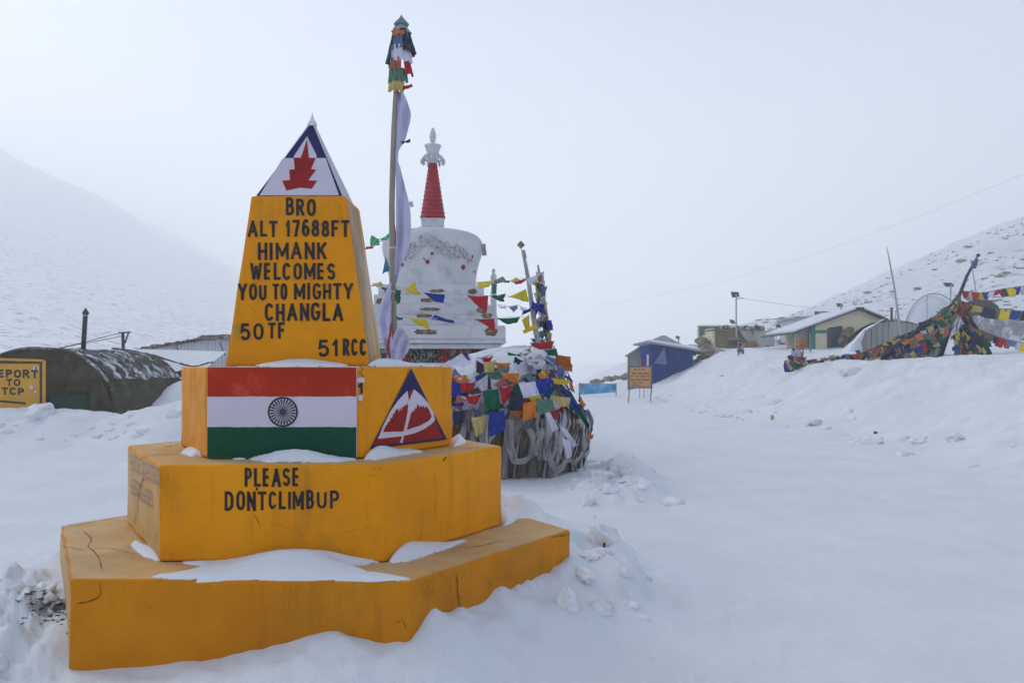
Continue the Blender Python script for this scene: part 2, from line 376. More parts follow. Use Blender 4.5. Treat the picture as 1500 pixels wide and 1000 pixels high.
_C = np.interp(_A, _A0, _C0); _k = np.exp(-(np.arange(-30, 31)/9.0)**2); _k /= _k.sum()
_C = np.convolve(np.concatenate([_C[-31:-1], _C, _C[1:31]]), _k, 'same')[30:-30]
def poly_sd(x, y, poly):
    """signed distance, negative inside"""
    d = np.full(np.shape(x), 1e9); inside = np.zeros(np.shape(x), bool); n = len(poly)
    for i in range(n):
        ax, ay = poly[i][:2]; bx, by = poly[(i+1) % n][:2]
        ex, ey = bx-ax, by-ay
        t = np.clip(((x-ax)*ex+(y-ay)*ey)/(ex*ex+ey*ey+1e-12), 0, 1)
        d = np.minimum(d, np.hypot(x-ax-t*ex, y-ay-t*ey))
        c = ((ay > y) != (by > y)) & (x < (bx-ax)*(y-ay)/((by-ay) if by != ay else 1e-9)+ax)
        inside ^= c
    return np.where(inside, -d, d)
def height(x, y):
    x = np.asarray(x, float); y = np.asarray(y, float)
    z = .014*fbm(x*.9, y*.9, 5, 3) + .006*fbm(x*4.1, y*2.9, 3, 7)*(1-ss(20, 40, y)) + .05*fbm(x*.12, y*.12, 3, 5)*ss(8, 25, y)
    # valley beyond the pass
    z = z - 60*ss(60, 620, y)*(1-.9*ss(25, 120, np.abs(x))) + .004*np.maximum(y-18, 0)*(1-ss(40, 60, y))
    # right bank
    xt = np.interp(y, [0,8,12,17.5,24,31,36,50,70,120], [5.9,5.9,6.6,7.7,7.0,6.5,5.5,5.2,6,10]) + .35*perlin(y*.35, y*0, 9)
    wd = np.interp(y, [0,12,30,45,60], [3.2,4.0,4.8,7.5,9])
    rb = ss(0, 1, (x-xt)/wd)
    lump = fbm(x*.75, y*.75, 5, 21, .55)
    rid = 1-np.abs(fbm(x*1.3, y*1.3, 4, 31, .5))
    bank = 1.72*rb + .05*np.maximum(x-10.5, 0)*rb*(1-ss(30, 60, x)) + .035*np.maximum(y-28, 0)*ss(8, 14, x)*(1-ss(55, 90, y)*.3)
    bank = bank + rb*(1-.65*ss(.75, 1.3, (x-xt)/wd))*(.17*lump + .10*(rid-.7))*(1-ss(60, 90, y))
    bank = bank - .9*ss(6, 0, x-xt)*0
    near = ss(-1.2, .6, x-xt)*(1-rb)
    z = z + bank*(1-.6*ss(150, 400, y)) + near*.05*np.maximum(lump, 0)
    # right hill
    hill = np.maximum(0, x-.178*y + .6*fbm(x*.05, y*.05, 3, 41)*6)
    hs = ss(48, 150, y)
    z = z + np.minimum(.37*hill, 120)*hs + hs*ss(0, 12, hill)*(.55*fbm(x*.09, y*.09, 5, 43, .6))
    # left berm, road edge on the left
    top = np.interp(x, [-30,-12,-11.1,-10.2,-9.7,-9.0,-8.4,-7.6,-6.6,-4.5,-2.5], [.62,.64,.72,.66,.62,.50,.68,.80,.96,1.05,.7])
    lb = ss(15.6, 18.2, y+.5*perlin(x*.5, x*0, 12))*(1-ss(-3.2, -.6, x))
    lb2 = lb*(1-.35*ss(18.9, 20.5, y))*(1-ss(60, 100, y))
    z = z + top*lb2 + lb*(1-ss(19.5, 22, y))*(.06*fbm(x*1.1, y*1.1, 5, 51, .55)+.04*(1-np.abs(fbm(x*2.1, y*2.1, 3, 55))-.6))
    z = z + .95*np.exp(-((x+9.3)/1.3)**2-((y-24.2)/2.0)**2)*ss(18.5, 21, y)
    # left mountain
    s_ = np.clip((y-32)/668, 0, 1)**.85
    mt = np.maximum(0, -x-(20+.098*y) + 13*fbm(x*.011, y*.011, 5, 61)*ss(60, 200, y))
    mh = .555*mt*s_; mh = np.where(mh > 185, 185+22*(1-np.exp(-(mh-185)/22)), mh)
    z = z + mh + s_*ss(0, 30, mt)*(2.2*fbm(x*.03, y*.03, 6, 63, .66)+.7*fbm(x*.2, y*.2, 4, 65, .7))
    # mound at stupa / flag heap
    z = z + .06*np.exp(-((x+.2)/1.9)**2-((y-12.9)/1.5)**2) + .35*np.exp(-((x+1.8)/2.4)**2-((y-16)/1.8)**2)
    # low rubble berm to the right of the heap
    t = np.clip((y-10.2)/3.0, 0, 1)
    bx = .95+.30*t; q = np.exp(-((x-bx-.45)/.55)**2)*ss(9.3, 9.9, y)*(1-ss(13.2, 14.8, y))
    z = z + q*(.16 + .17*fbm(x*1.8, y*1.8, 3, 71, .5))
    # lumps right of monument
    q = np.exp(-((x-.72)/.34)**2-((y-5.75)/.62)**2)
    z = z + q*(.09+.17*fbm(x*2.3, y*2.3, 3, 73, .5))
    # contact mound round the monument
    d = poly_sd(x, y, T1); a = np.arctan2(y-MC[1], x-MC[0])
    c = np.interp(a, _A, _C)
    dec = np.interp(y, [3.6, 4.6, 5.6, 7.2], [.46, .5, .55, 1.1])
    mound = c*np.exp(-(np.maximum(d, 0)/dec)**1.5)
    mound = mound*(1+.16*fbm(x*3.3, y*3.3, 3, 99)*(d < .5)*ss(-.5, .1, a+1.9)) 
    z = z*ss(-.1, .6, d) + mound
    lm = np.exp(-((x+2.95)/.75)**2-((y-4.75)/.8)**2)
    z = z + lm*.22*ss(0, .22, d)*(.35+.9*fbm(x*2.6, y*2.6, 5, 81, .6)) 
    z = z + .014*fbm(x*3.5, y*3.5, 4, 83)*(1-ss(1.3, 2.2, d))*ss(.02, .3, d)
    # near drift in the left foreground
    z = z + .045*np.exp(-((x+1.35)/.55)**2-((y-3.92)/.16)**2)
    # wheel ruts
    for off in (2.9, 4.6):
        xc = off + .9*ss(8, 26, y)*(1-ss(26, 44, y)*.9) + .12*np.sin(y*.35)
        k = np.exp(-((x-xc)/.19)**2); z = z - .034*k*ss(4, 9, y)*(1-ss(45, 60, y))*(.6+.5*perlin(x*2, y*.7, 91))
    lr = (1-ss(-3.2, -2.4, x))*ss(7.2, 8.5, y+.12*x)*(1-ss(14.5, 15.6, y))
    z = z + lr*.034*np.sin((y+.30*x)*4.2+1.2*perlin(x*.3, y*.8, 93))*(.5+.6*perlin(x*.25, y*1.3, 95))
    return z
def zg(x, y): return float(height(np.array([x]), np.array([y]))[0])

def build_ground():
    rs = [0.6]
    while rs[-1] < 1400:
        r = rs[-1]; k = 1.02 if r < 3 else (1.0075 if r < 9 else (1.0095 if r < 34 else 1.014)); rs.append(r*k)
    fw = np.linspace(R(50), R(130), 600)
    rest = np.linspace(R(130), R(410), 130)[1:-1]
    an = np.concatenate([fw, rest]); na = len(an); nr = len(rs)
    r_ = np.array(rs)[:, None]; X = r_*np.cos(an)[None]; Y = r_*np.sin(an)[None]
    Z = height(X.ravel(), Y.ravel())
    co = np.stack([X.ravel(), Y.ravel(), Z], 1)
    co = np.vstack([co, [[0, 0, 0]]])
    j = np.arange(nr-1)[:, None]*na; i = np.arange(na)[None]; i2 = (i+1) % na
    q = np.stack([j+i, j+na+i, j+na+i2, j+i2], -1).reshape(-1, 4)
    c = len(co)-1
    t = np.stack([np.full(na, c), np.arange(na), (np.arange(na)+1) % na], -1)
    me = bpy.data.meshes.new('snowy_ground')
    me.vertices.add(len(co)); me.vertices.foreach_set('co', co.ravel())
    me.loops.add(q.size+t.size); me.loops.foreach_set('vertex_index', np.concatenate([q.ravel(), t.ravel()]))
    me.polygons.add(len(q)+len(t))
    me.polygons.foreach_set('loop_start', np.concatenate([np.arange(len(q))*4, len(q)*4+np.arange(len(t))*3]))
    me.polygons.foreach_set('use_smooth', np.ones(len(q)+len(t), bool))
    me.update(calc_edges=True)
    x, y = co[:, 0], co[:, 1]
    xt = np.interp(y, [0,8,12,17.5,24,31,36,50,70], [5.9,5.9,6.6,7.7,7.0,6.5,5.5,5.2,6])
    dirt = .8*ss(-.6, .6, x-xt)*(1-ss(5, 7, x-xt))*(1-ss(45, 60, y))*ss(6, 9, y)
    dirt = np.maximum(dirt, .8*ss(15.4, 16.5, y)*(1-ss(18.0, 18.8, y))*(1-ss(-4, -2, x)))
    dirt = np.maximum(dirt, np.exp(-((x-.75)/.45)**2-((y-5.6)/.75)**2))
    dirt = np.maximum(dirt, np.exp(-((x-1.45)/.6)**2-((y-11.4)/1.6)**2))
    dirt = np.maximum(dirt, .9*np.exp(-((x+2.9)/.7)**2-((y-4.7)/.7)**2))
    dirt = np.maximum(dirt, .6*np.exp(-((x-4.7)/1.0)**2-((y-10.4)/.5)**2))
    grav = 1.0*np.exp(-((x+2.62)/.17)**2-((y-4.72)/.12)**2)
    rocky = ss(52, 75, y)*ss(2, 9, x-.178*y+2)*.95 
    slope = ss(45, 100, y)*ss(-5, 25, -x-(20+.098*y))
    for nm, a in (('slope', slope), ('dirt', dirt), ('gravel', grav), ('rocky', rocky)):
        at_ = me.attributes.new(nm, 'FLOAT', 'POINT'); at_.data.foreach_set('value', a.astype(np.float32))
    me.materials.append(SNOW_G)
    o = bpy.data.objects.new('snowy_ground', me); COL.objects.link(o)
    tag(o, kind='structure')
build_ground()

# ---------------------------------------------------------------- haze
def build_haze():
    m = bpy.data.materials.new('haze_air'); m.use_nodes = True
    t = m.node_tree; t.nodes.clear()
    out = t.nodes.new('ShaderNodeOutputMaterial'); v = t.nodes.new('ShaderNodeVolumePrincipled')
    v.inputs['Color'].default_value = (1, 1, 1, 1); v.inputs['Density'].default_value = HAZE_D; v.inputs['Anisotropy'].default_value = ANI
    t.links.new(v.outputs[0], out.inputs['Volume'])
    b = MB().box((-1500, -1500, -66), (1500, 1500, HAZE_TOP))
    o = b.build('haze', m); tag(o, kind='stuff')
build_haze()

# ---------------------------------------------------------------- monument
mon = thing('monument', 'stepped yellow concrete monument with painted obelisk standing in the snow', 'monument', (MC[0], MC[1], 0))
def block(name, bot, top, z0, z1, mats, jit=.010, bev=.016, parent=mon, seed=0, cut=.13):
    """prism with slightly worn edges; mats: function(face index) -> slot"""
    bm = bmesh.new(); n = len(bot)
    lo = [bm.verts.new((p[0], p[1], z0)) for p in bot]; hi = [bm.verts.new((p[0], p[1], z1)) for p in top]
    bm.faces.new(lo[::-1]); bm.faces.new(hi)
    for i in range(n):
        f = bm.faces.new((lo[i], lo[(i+1) % n], hi[(i+1) % n], hi[i])); f.material_index = mats[1][i]
    bm.faces.ensure_lookup_table(); bm.faces[1].material_index = mats[2]
    cen = Vector((sum(p[0] for p in top)/n, sum(p[1] for p in top)/n, z1))
    bmesh.ops.recalc_face_normals(bm, faces=bm.faces)
    bv = bmesh.ops.bevel(bm, geom=[e for e in bm.edges], offset=bev, segments=2, profile=.6, affect='EDGES')
    for ax in (0, 1, 2):
        lo_ = min(v.co[ax] for v in bm.verts); hi_ = max(v.co[ax] for v in bm.verts)
        k = int((hi_-lo_)/cut)
        for j in range(1, k+1):
            p = [0, 0, 0]; p[ax] = lo_+(hi_-lo_)*j/(k+1); nn = [0, 0, 0]; nn[ax] = 1
            bmesh.ops.bisect_plane(bm, geom=list(bm.verts)+list(bm.edges)+list(bm.faces), plane_co=p, plane_no=nn)
    for v in bm.verts:
        fs = v.link_faces
        if any(fs[a].normal.dot(fs[b].normal) < .995 for a in range(len(fs)) for b in range(a)):
            k = n1(v.co.x*4+seed*7, v.co.y*4+v.co.z*5.3, seed) * jit + abs(n1(v.co.x*13, v.co.y*13+v.co.z*17, seed+5))*jit*.8
            d = (cen - v.co); d.z *= .5; v.co += d.normalized()*k
    o_ = wloc(parent)
    for v in bm.verts: v.co -= o_
    me = bpy.data.meshes.new(name); bm.to_mesh(me); bm.free()
    for m in mats[0]: me.materials.append(m)
    o = bpy.data.objects.new(name, me); COL.objects.link(o); o.parent = parent; WL[o.name] = o_
    return o
Z1, Z2, Z3 = .55, 1.10, 1.65
T2 = [(-1.985, 4.61), (-.715, 4.60), (-.068, 5.70), (-.72, 6.85), (-2.02, 6.85), (-2.70, 5.75)]
T3 = [(-1.832, 4.89), (-.900, 4.89), (-.415, 5.72), (-.90, 6.52), (-1.83, 6.52), (-2.305, 5.70)]
SB = [(-1.846, 5.27), (-.918, 5.27), (-.908, 5.76), (-1.846, 5.76)]
ST = [(-1.692, 5.31), (-1.078, 5.31), (-1.070, 5.76), (-1.692, 5.76)]
ZS = 2.757
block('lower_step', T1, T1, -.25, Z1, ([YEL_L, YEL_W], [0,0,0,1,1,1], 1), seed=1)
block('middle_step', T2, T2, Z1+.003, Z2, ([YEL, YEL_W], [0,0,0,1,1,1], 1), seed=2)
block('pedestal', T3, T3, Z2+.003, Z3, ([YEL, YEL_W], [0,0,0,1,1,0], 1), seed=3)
shaft = block('obelisk_shaft', SB, ST, Z3+.003, ZS, ([YEL, CREAM], [0,1,1,1], 1), jit=.005, seed=4)
# pyramid cap
CB = [(-1.665, 5.335), (-1.105, 5.335), (-1.098, 5.735), (-1.665, 5.735)]
ZC = 3.30; APX = Vector((-1.350, 5.535, ZC))
cap = MB().hull8([Vector((*p, ZS+.003)) for p in CB], [APX+Vector(d) for d in ((-.01,-.01,0),(.01,-.01,0),(.01,.01,0),(-.01,.01,0))])
capo = cap.build('pyramid_cap', mat('cap_whitewash', (.55, .54, .60), .7, .1, 4, .4, 14, .1, col2=(.40, .20, .20), c2scale=5, c2lo=.6, c2hi=.68), mon)
fin = MB().lathe([(ZC-.028, .034), (ZC-.005, .030), (ZC+.02, .014), (ZC+.045, .006), (ZC+.065, .002)], APX, 8)
fin.build('finial', SNOW, capo, smooth=True)

# ---- painting on faces
def face_poly(mb, pxs, p0, n, off):
    pts = [on_plane(x, y, p0, n) - n*off*-1 for x, y in pxs]
    return mb.poly(pts)
def stroke(mb, pts, w, n, off, cap=True):
    """flat ribbon through 3d points lying in a face"""
    P0 = [Vector(p) for p in pts]; keep = [0]+[i for i in range(1, len(P0)) if (P0[i]-P0[i-1]).length > 1e-4]
    if hasattr(w, '__len__'): w = [w[i] for i in keep]
    pts = [P0[i] for i in keep]; m = len(pts); L_ = []; R_ = []
    for i, p in enumerate(pts):
        a = pts[max(i-1, 0)]; b = pts[min(i+1, m-1)]
        d1 = (p-a).normalized() if i > 0 else (b-p).normalized(); d2 = (b-p).normalized() if i < m-1 else d1
        s1 = n.cross(d1); s2 = n.cross(d2); s = (s1+s2)
        s = s.normalized() if s.length > 1e-4 else s1
        k = 1/max(.45, s.dot(s1)); ww = w[i] if hasattr(w, '__len__') else w
        q = p + n*off
        L_.append(q + s*ww/2*k); R_.append(q - s*ww/2*k)
    return mb.add(L_+R_, [(i, i+1, m+i+1, m+i) for i in range(m-1)])
def arc(cx, cy, rx, ry, a0, a1, n=7):
    return [(cx+rx*math.cos(R(a0+(a1-a0)*i/n)), cy+ry*math.sin(R(a0+(a1-a0)*i/n))) for i in range(n+1)]
G = {
 'A': (.95, [[(0,0),(.5,1)], [(.5,1),(1,0)], [(.2,.33),(.8,.33)]]),
 'B': (.8, [[(0,0),(0,1)], [(0,1)]+arc(.5,.77,.4,.23,90,-90,5)+[(0,.54)], [(0,.52)]+arc(.55,.26,.45,.26,90,-90,5)+[(0,0)]]),
 'C': (.8, [arc(.5,.68,.5,.32,25,180,6)+arc(.5,.32,.5,.32,180,335,6)]),
 'D': (.85, [[(0,0),(0,1)], [(0,1)]+arc(.4,.68,.6,.32,90,0,4)+arc(.4,.32,.6,.32,0,-90,4)+[(0,0)]]),
 'E': (.7, [[(1,1),(0,1),(0,0),(1,0)], [(0,.52),(.8,.52)]]),
 'F': (.7, [[(1,1),(0,1),(0,0)], [(0,.52),(.8,.52)]]),
 'G': (.85, [arc(.5,.68,.5,.32,25,180,6)+arc(.5,.32,.5,.32,180,350,6)+[(1,.45),(.55,.45)]]),
 'H': (.8, [[(0,0),(0,1)], [(1,0),(1,1)], [(0,.5),(1,.5)]]),
 'I': (.30, [[(.5,0),(.5,1)]]),
 'K': (.8, [[(0,0),(0,1)], [(1,1),(.12,.45)], [(.35,.62),(1,0)]]),
 'L': (.7, [[(0,1),(0,0),(1,0)]]),
 'M': (1.12, [[(0,0),(0,1)], [(0,1),(.5,.22)], [(.5,.22),(1,1)], [(1,1),(1,0)]]),
 'N': (.85, [[(0,0),(0,1)], [(0,1),(1,0)], [(1,0),(1,1)]]),
 'O': (.85, [arc(.5,.66,.5,.34,0,180,7)+arc(.5,.34,.5,.34,180,360,7)+[(1,.66)]]),
 'P': (.75, [[(0,0),(0,1)], [(0,1)]+arc(.5,.74,.5,.26,90,-90,6)+[(0,.48)]]),
 'R': (.8, [[(0,0),(0,1)], [(0,1)]+arc(.5,.75,.45,.25,90,-90,6)+[(0,.5)], [(.45,.48),(1,0)]]),
 'S': (.8, [arc(.5,.75,.5,.25,20,265,8)+arc(.5,.26,.5,.26,85,-160,8)]),
 'T': (.8, [[(0,1),(1,1)], [(.5,1),(.5,0)]]),
 'U': (.8, [[(0,1),(0,.32)]+arc(.5,.32,.5,.32,180,360,8)+[(1,1)]]),
 'W': (1.15, [[(0,1),(.25,0)], [(.25,0),(.5,.8)], [(.5,.8),(.75,0)], [(.75,0),(1,1)]]),
 'Y': (.95, [[(0,1),(.5,.45)], [(1,1),(.5,.45)], [(.5,.5),(.5,0)]]),
 '0': (.75, [arc(.5,.62,.5,.38,0,180,7)+arc(.5,.38,.5,.38,180,360,7)+[(1,.62)]]),
 '1': (.42, [[(.75,1),(.75,0)], [(0,.74),(.62,.97)]]),
 '5': (.75, [[(.95,1),(.15,1),(.08,.55)]+arc(.48,.32,.52,.32,120,-150,8)]),
 '6': (.75, [arc(.55,.6,.5,.4,50,180,5)+arc(.5,.3,.5,.3,180,540,12)]),
 '7': (.7, [[(0,1),(1,1),(.4,0)]]),
 '8': (.75, [arc(.5,.76,.42,.24,0,360,12), arc(.5,.26,.5,.26,0,360,12)]),
 "'": (.08, [[(.5,1),(.5,.78)]]),
}
def write(parent, name, lines, p0, n, m, th=.17, off=.004, jit=.02, slant=0):
    """lines: (text, left px, right px, top px, bottom px[, right-end dy]); brush lettering laid on the face plane"""
    mb = MB(); k = 0
    for ln in lines:
        txt, xl, xr, yt, yb = ln[:5]; dy = ln[5] if len(ln) > 5 else 0
        h = yb-yt; t = th*h
        ws = [max(G[c][0]*h, t*1.02) if c != ' ' else .45*h for c in txt]
        gap = .20*h; tot = sum(ws)+gap*(len(ws)-1); s = (xr-xl)/tot
        x = xl
        for c, wd_ in zip(txt, ws):
            if c != ' ':
                wr = wd_*s; tt = t
                jx, jy, jh = rnd.uniform(-jit, jit)*h, rnd.uniform(-jit, jit)*h, 1+rnd.uniform(-.04, .04)
                for st in G[c][1]:
                    P3 = []
                    for u, v in st:
                        iw = max(wr-tt, .01)
                        px = x + tt/2 + u*iw + jx + slant*(v-.5)*h; py = yb - tt/2 - v*(h-tt)*jh + jy + dy*(x-xl)/(xr-xl)
                        P3.append(on_plane(px, py, p0, n))
                    dist = (P3[0]-Vector((0,0,EYE))).y; w3 = tt/FPX*dist*rnd.uniform(.94, 1.06)
                    # square brush ends
                    if len(P3) == 2 or (P3[0]-P3[-1]).length > w3*.3:
                        P3[0] = P3[0] + (P3[0]-P3[1]).normalized()*w3*.5*(1 if len(st) < 4 else .2)
                        P3[-1] = P3[-1] + (P3[-1]-P3[-2]).normalized()*w3*.5*(1 if len(st) < 4 else .2)
                    stroke(mb, P3, w3, n, off + (k % 7)*.00025); k += 1
            x += wd_*s + gap*s
    return mb.build(name, m, parent, fix=False)
def nrm(a, b, c):
    v = (Vector(b)-Vector(a)).cross(Vector(c)-Vector(a)).normalized()
    return v if v.y < 0 else -v
nS = nrm((*SB[0], Z3), (*SB[1], Z3), (*ST[0], ZS)); pS = (*SB[0], Z3)
SH = [('BRO', 419, 463, 290, 316, 1), ('ALT', 363, 407, 323, 347), ('17688FT', 419, 512, 322, 347), ('HIMANK', 378, 478, 356, 381, -1), ('WELCOMES', 367, 491, 385, 410),
      ('YOU', 349, 391, 415, 440), ('TO', 399, 421, 415, 439), ('MIGHTY', 431, 517, 415, 439, -1), ('CHANGLA', 388, 503, 444, 470),
      ('50', 352, 386, 473, 498), ('TF', 393, 417, 472, 496), ('51', 466, 496, 497, 522), ('RCC', 502, 537, 496, 521)]
for i, ln in enumerate(SH):
    write(shaft, 'lettering', [ln], pS, nS, BLACK, th=.165)
nF = Vector((0, -1, 0)); 
mid = [o for o in mon.children if o.name.startswith('middle_step')][0]
ped = [o for o in mon.children if o.name.startswith('pedestal')][0]
low = [o for o in mon.children if o.name.startswith('lower_step')][0]
for ln in [('PLEASE', 359, 439, 685, 712), ('DONT', 330, 391, 719, 747), ('CLIMB', 394, 461, 718, 745), ('UP', 465, 497, 718, 744)]:
    write(mid, 'lettering', [ln], (0, 4.60, 0), nrm((*T2[0], 0), (*T2[1], 0), (*T2[0], 1)), BLACK, th=.155, off=.008)
mb = MB(); _n2 = nrm((*T2[0], 0), (*T2[1], 0), (*T2[0], 1)); stroke(mb, [on_plane(377, 713.5, (0, 4.60, 0), _n2), on_plane(376.5, 717.8, (0, 4.60, 0), _n2)], .012, _n2, .008); mb.build('lettering', BLACK, mid, fix=False)
# flag panel
YF = 4.872
fp = MB().box((at(303, 0, YF).x, YF, at(0, 670.5, YF).z), (at(522.5, 0, YF).x, 4.889, at(0, 537.5, YF).z))
fpo = fp.build('flag_panel', WHITE_P, ped, bevel=.003)
def band(name, y0, y1, m):
    N_ = 24; vs = []
    for i in range(N_+1):
        x = 303.6 + (522-303.6)*i/N_
        for yy, sg in ((y0, 1), (y1, -1)):
            j = 0 if abs(yy-537.5) < .6 or abs(yy-670) < .8 else n1(x*.09, yy, 3)*.7
            vs.append(at(x, yy+j, YF-.0025))
    mb = MB(); mb.add(vs, [(2*i, 2*i+1, 2*i+3, 2*i+2) for i in range(N_)]); mb.build(name, m, fpo, fix=False)
band('stripe', 537.9, 580.5, SAFFRON); band('stripe', 625.3, 670.1, GREEN_P)
mb = MB(); C0 = at(414.5, 603, YF); r0 = 22.3/FPX*YF; pr = [(C0+Vector((r0*.93*math.cos(a), 0, r0*.93*math.sin(a)))) for a in [2*math.pi*i/48 for i in range(49)]]
stroke(mb, pr, r0*.11, nF, .0040)
for i in range(24):
    a = 2*math.pi*(i+.5)/24; d = Vector((math.cos(a), 0, math.sin(a)))
    stroke(mb, [C0+d*r0*.12, C0+d*r0*.5, C0+d*r0*.74, C0+d*r0*.9], [r0*.03, r0*.05, r0*.11, r0*.04], nF, .0043+.0002*(i % 2))
stroke(mb, [(C0+Vector((r0*.1*math.cos(a), 0, r0*.1*math.sin(a)))) for a in [2*math.pi*i/16 for i in range(17)]], r0*.09, nF, .0048)
mb.build('wheel_emblem', BLACK, fpo, fix=False)
# small white mark with a figure 1 beside the flag
pm = (0, 4.89, 0)
mb = MB(); face_poly(mb, [(523.5,553),(534,553),(534,560),(523.5,560)], pm, nF, .006); face_poly(mb, [(525,579),(532,578),(531,587),(524.5,586)], pm, nF, .006)
mb.build('paint_mark', WHITE_P, ped, fix=False)
write(ped, 'lettering', [('1', 525.5, 533, 560, 576)], pm, nF, BLACK, th=.22, off=.007)
mb = MB(); stroke(mb, [on_plane(x, y, pm, nF) for x, y in [(528,536),(532,541),(527,546),(534,552)]], .004, nF, .0065); mb.build('crack', CRACK, ped, fix=False)
# triangular emblem, right face of the pedestal
pR = (*T3[1], 0); nR = nrm((*T3[1], 0), (*T3[2], 0), (*T3[1], 1))
def Z4(pts): return [(450+x/5, 510+y/5) for x, y in pts]
def layer(name, pts, m, off, parent, p0, n):
    return face_poly(MB(), pts, p0, n, off).build(name, m, parent, fix=False)
em = layer('triangle_emblem', Z4([(757,147),(455,738),(1020,668)]), NAVY, .006, ped, pR, nR)
layer('emblem_field', Z4([(560,560),(478,706),(720,688),(985,655),(930,525),(757,300)]), RED_P, .0066, em, pR, nR)
layer('emblem_top', Z4([(757,190),(640,420),(560,575),(700,350),(728,330),(757,300),(790,330),(880,430),(940,545)]), NAVY, .0070, em, pR, nR)
layer('emblem_outline', Z4([(512,662),(545,575),(600,465),(655,385),(728,308),(738,385),(775,298),(830,345),(880,400),(918,470),(930,525),(905,552),(850,590),(780,622),(690,642),(600,652)]), WHITE_P, .0074, em, pR, nR)
def teeth(a, b, n, dep, seed):
    r = random.Random(seed); o = []
    for i in range(n+1):
        t = i/n; x = a[0]+(b[0]-a[0])*t; y = a[1]+(b[1]-a[1])*t
        o.append((x, y)); 
        if i < n: o.append((x+(b[0]-a[0])/n*.5, y+(b[1]-a[1])/n*.5+r.uniform(.5, 1)*dep))
    return o
layer('emblem_peak', Z4([(548,612)]+teeth((570,560),(640,450),4,22,1)+teeth((655,440),(730,395),4,34,2)+[(732,450),(718,520),(700,608)]), RED_P, .0078, em, pR, nR)
layer('emblem_peak', Z4([(722,596),(735,545),(752,478)]+teeth((768,455),(800,405),2,32,3)+teeth((808,412),(865,418),3,30,4)+[(890,455),(905,500),(885,530),(820,565)]), RED_P, .0078, em, pR, nR)
layer('emblem_tail', Z4([(735,385),(742,385),(738,470),(712,590),(690,692),(672,690),(700,600),(725,500)]), WHITE_P, .0082, em, pR, nR)
# cap emblem
APF = APX+Vector((0,-.01,0)); pC = (*CB[0], ZS+.003); nC = nrm((*CB[0], ZS+.003), (*CB[1], ZS+.003), APF)
def Z1_(pts): return [(320+x/5, 150+y/5) for x, y in pts]
face = MB(); a_, b_ = Vector((*CB[0], ZS+.004)), Vector((*CB[1], ZS+.004))
face.add([a_+nC*.003, b_+nC*.003, APF+Vector((0,0,-.004))+nC*.003], [(0,1,2)]); ce = face.build('cap_emblem', NAVY, capo, fix=False)
layer('emblem_field', Z1_([(473,411),(786,411),(884,684),(302,684)]), WHITE_P, .0045, capo, pC, nC)
layer('emblem_spear', Z1_([(650,252),(553,398),(556,413),(720,413),(718,388)]), WHITE_P, .0050, capo, pC, nC)
layer('leaf_emblem', Z1_([(650,276),(665,410),(715,410),(680,492),(718,497),(660,575),(725,577),(685,637),(600,628),(500,650),(468,577),(525,572),(520,497),(560,494),(553,410),(605,408)]), RED_P, .0058, capo, pC, nC)
# faded lettering on the left side of the middle step
pL = (*T2[0], 0); nL = nrm((*T2[0], 0), (*T2[5], 0), (*T2[0], 1))
FADE = mat('faded_lettering', (.40, .30, .26), .8, .25, 30, 0)
k = 0
def lp(x, y): return on_plane(180+x/7.143, 640+y/7.143, pL, nL)
for (xa, ya, xb, yb, hh) in (
(85,180,200,235,170), (240,270,395,350,170), (95,440,190,500,150), (205,530,310,585,150)):
    nn = 5 if xb-xa > 130 else 4; mb = MB()
    for i in range(nn+1):
        t = i/nn; x = xa+(xb-xa)*t; y = ya+(yb-ya)*t
        if i in (1, 3): stroke(mb, [lp(x, y), lp(x+2, y+hh*.95)], .012, nL, .007+.0003*(k % 4)); k += 1
        elif i == 2: stroke(mb, [lp(x-10, y+hh*.9), lp(x, y), lp(x+12, y+hh)], .010, nL, .007+.0003*(k % 4)); k += 1
        else: stroke(mb, [lp(x, y), lp(x, y+hh*.9)], .012, nL, .007+.0003*(k % 4)); k += 1
        if i < nn and i % 2 == 0: stroke(mb, [lp(x-6, y+hh*.5), lp(x+(xb-xa)/nn+6, y+hh*.55)], .010, nL, .0084)
    stroke(mb, [lp(xa, ya+hh*.9), lp(xb, yb+hh*.92)], .010, nL, .0088); stroke(mb, [lp(xa, ya), lp(xb, yb)], .010, nL, .0090); mb.build('faded_lettering', FADE, mid, fix=False)
# cracks
def crack(parent, pts, p0, n, w=.005, off=.0075, seed=0):
    r = random.Random(seed); P = []
    for (x0, y0), (x1, y1) in zip(pts, pts[1:]):
        for i in range(5):
            t = i/5; P.append((x0+(x1-x0)*t+r.uniform(-.7,.7), y0+(y1-y0)*t+r.uniform(-.7,.7)))
    P.append(pts[-1]); W = [w*r.uniform(.35, 1.3) for _ in P]; W[0] = W[-1] = w*.15
    mb = MB(); stroke(mb, [on_plane(x, y, p0, n) for x, y in P], W, n, off); mb.build('crack', CRACK, parent, fix=False)
crack(mid, [(212,672),(211,700),(206,715),(203,745),(199,768)], pL, nL, .012, seed=1)
crack(mid, [(234,690),(233,720),(234,760),(230,795)], pL, nL, .004, seed=2)
n1f = nrm((*T1[0], 0), (*T1[1], 0), (*T1[0], 1)); n1r = nrm((*T1[1], 0), (*T1[2], 0), (*T1[1], 1)); p1f = (*T1[0], 0); p1r = (*T1[1], 0)
crack(low, [(147,852),(149,866),(143,876),(128,880),(112,884)], p1f, n1f, .004, seed=3)
crack(low, [(668,838),(669,860),(671,880),(674,892)], p1r, n1r, .006, seed=4)
crack(low, [(708,890),(712,882)], p1r, n1r, .008, seed=5)
crack(low, [(807,786),(820,784),(833,782)], p1r, n1r, .006, seed=6)
crack(low, [(578,914),(590,905),(596,920)], p1f, n1f, .004, seed=7)
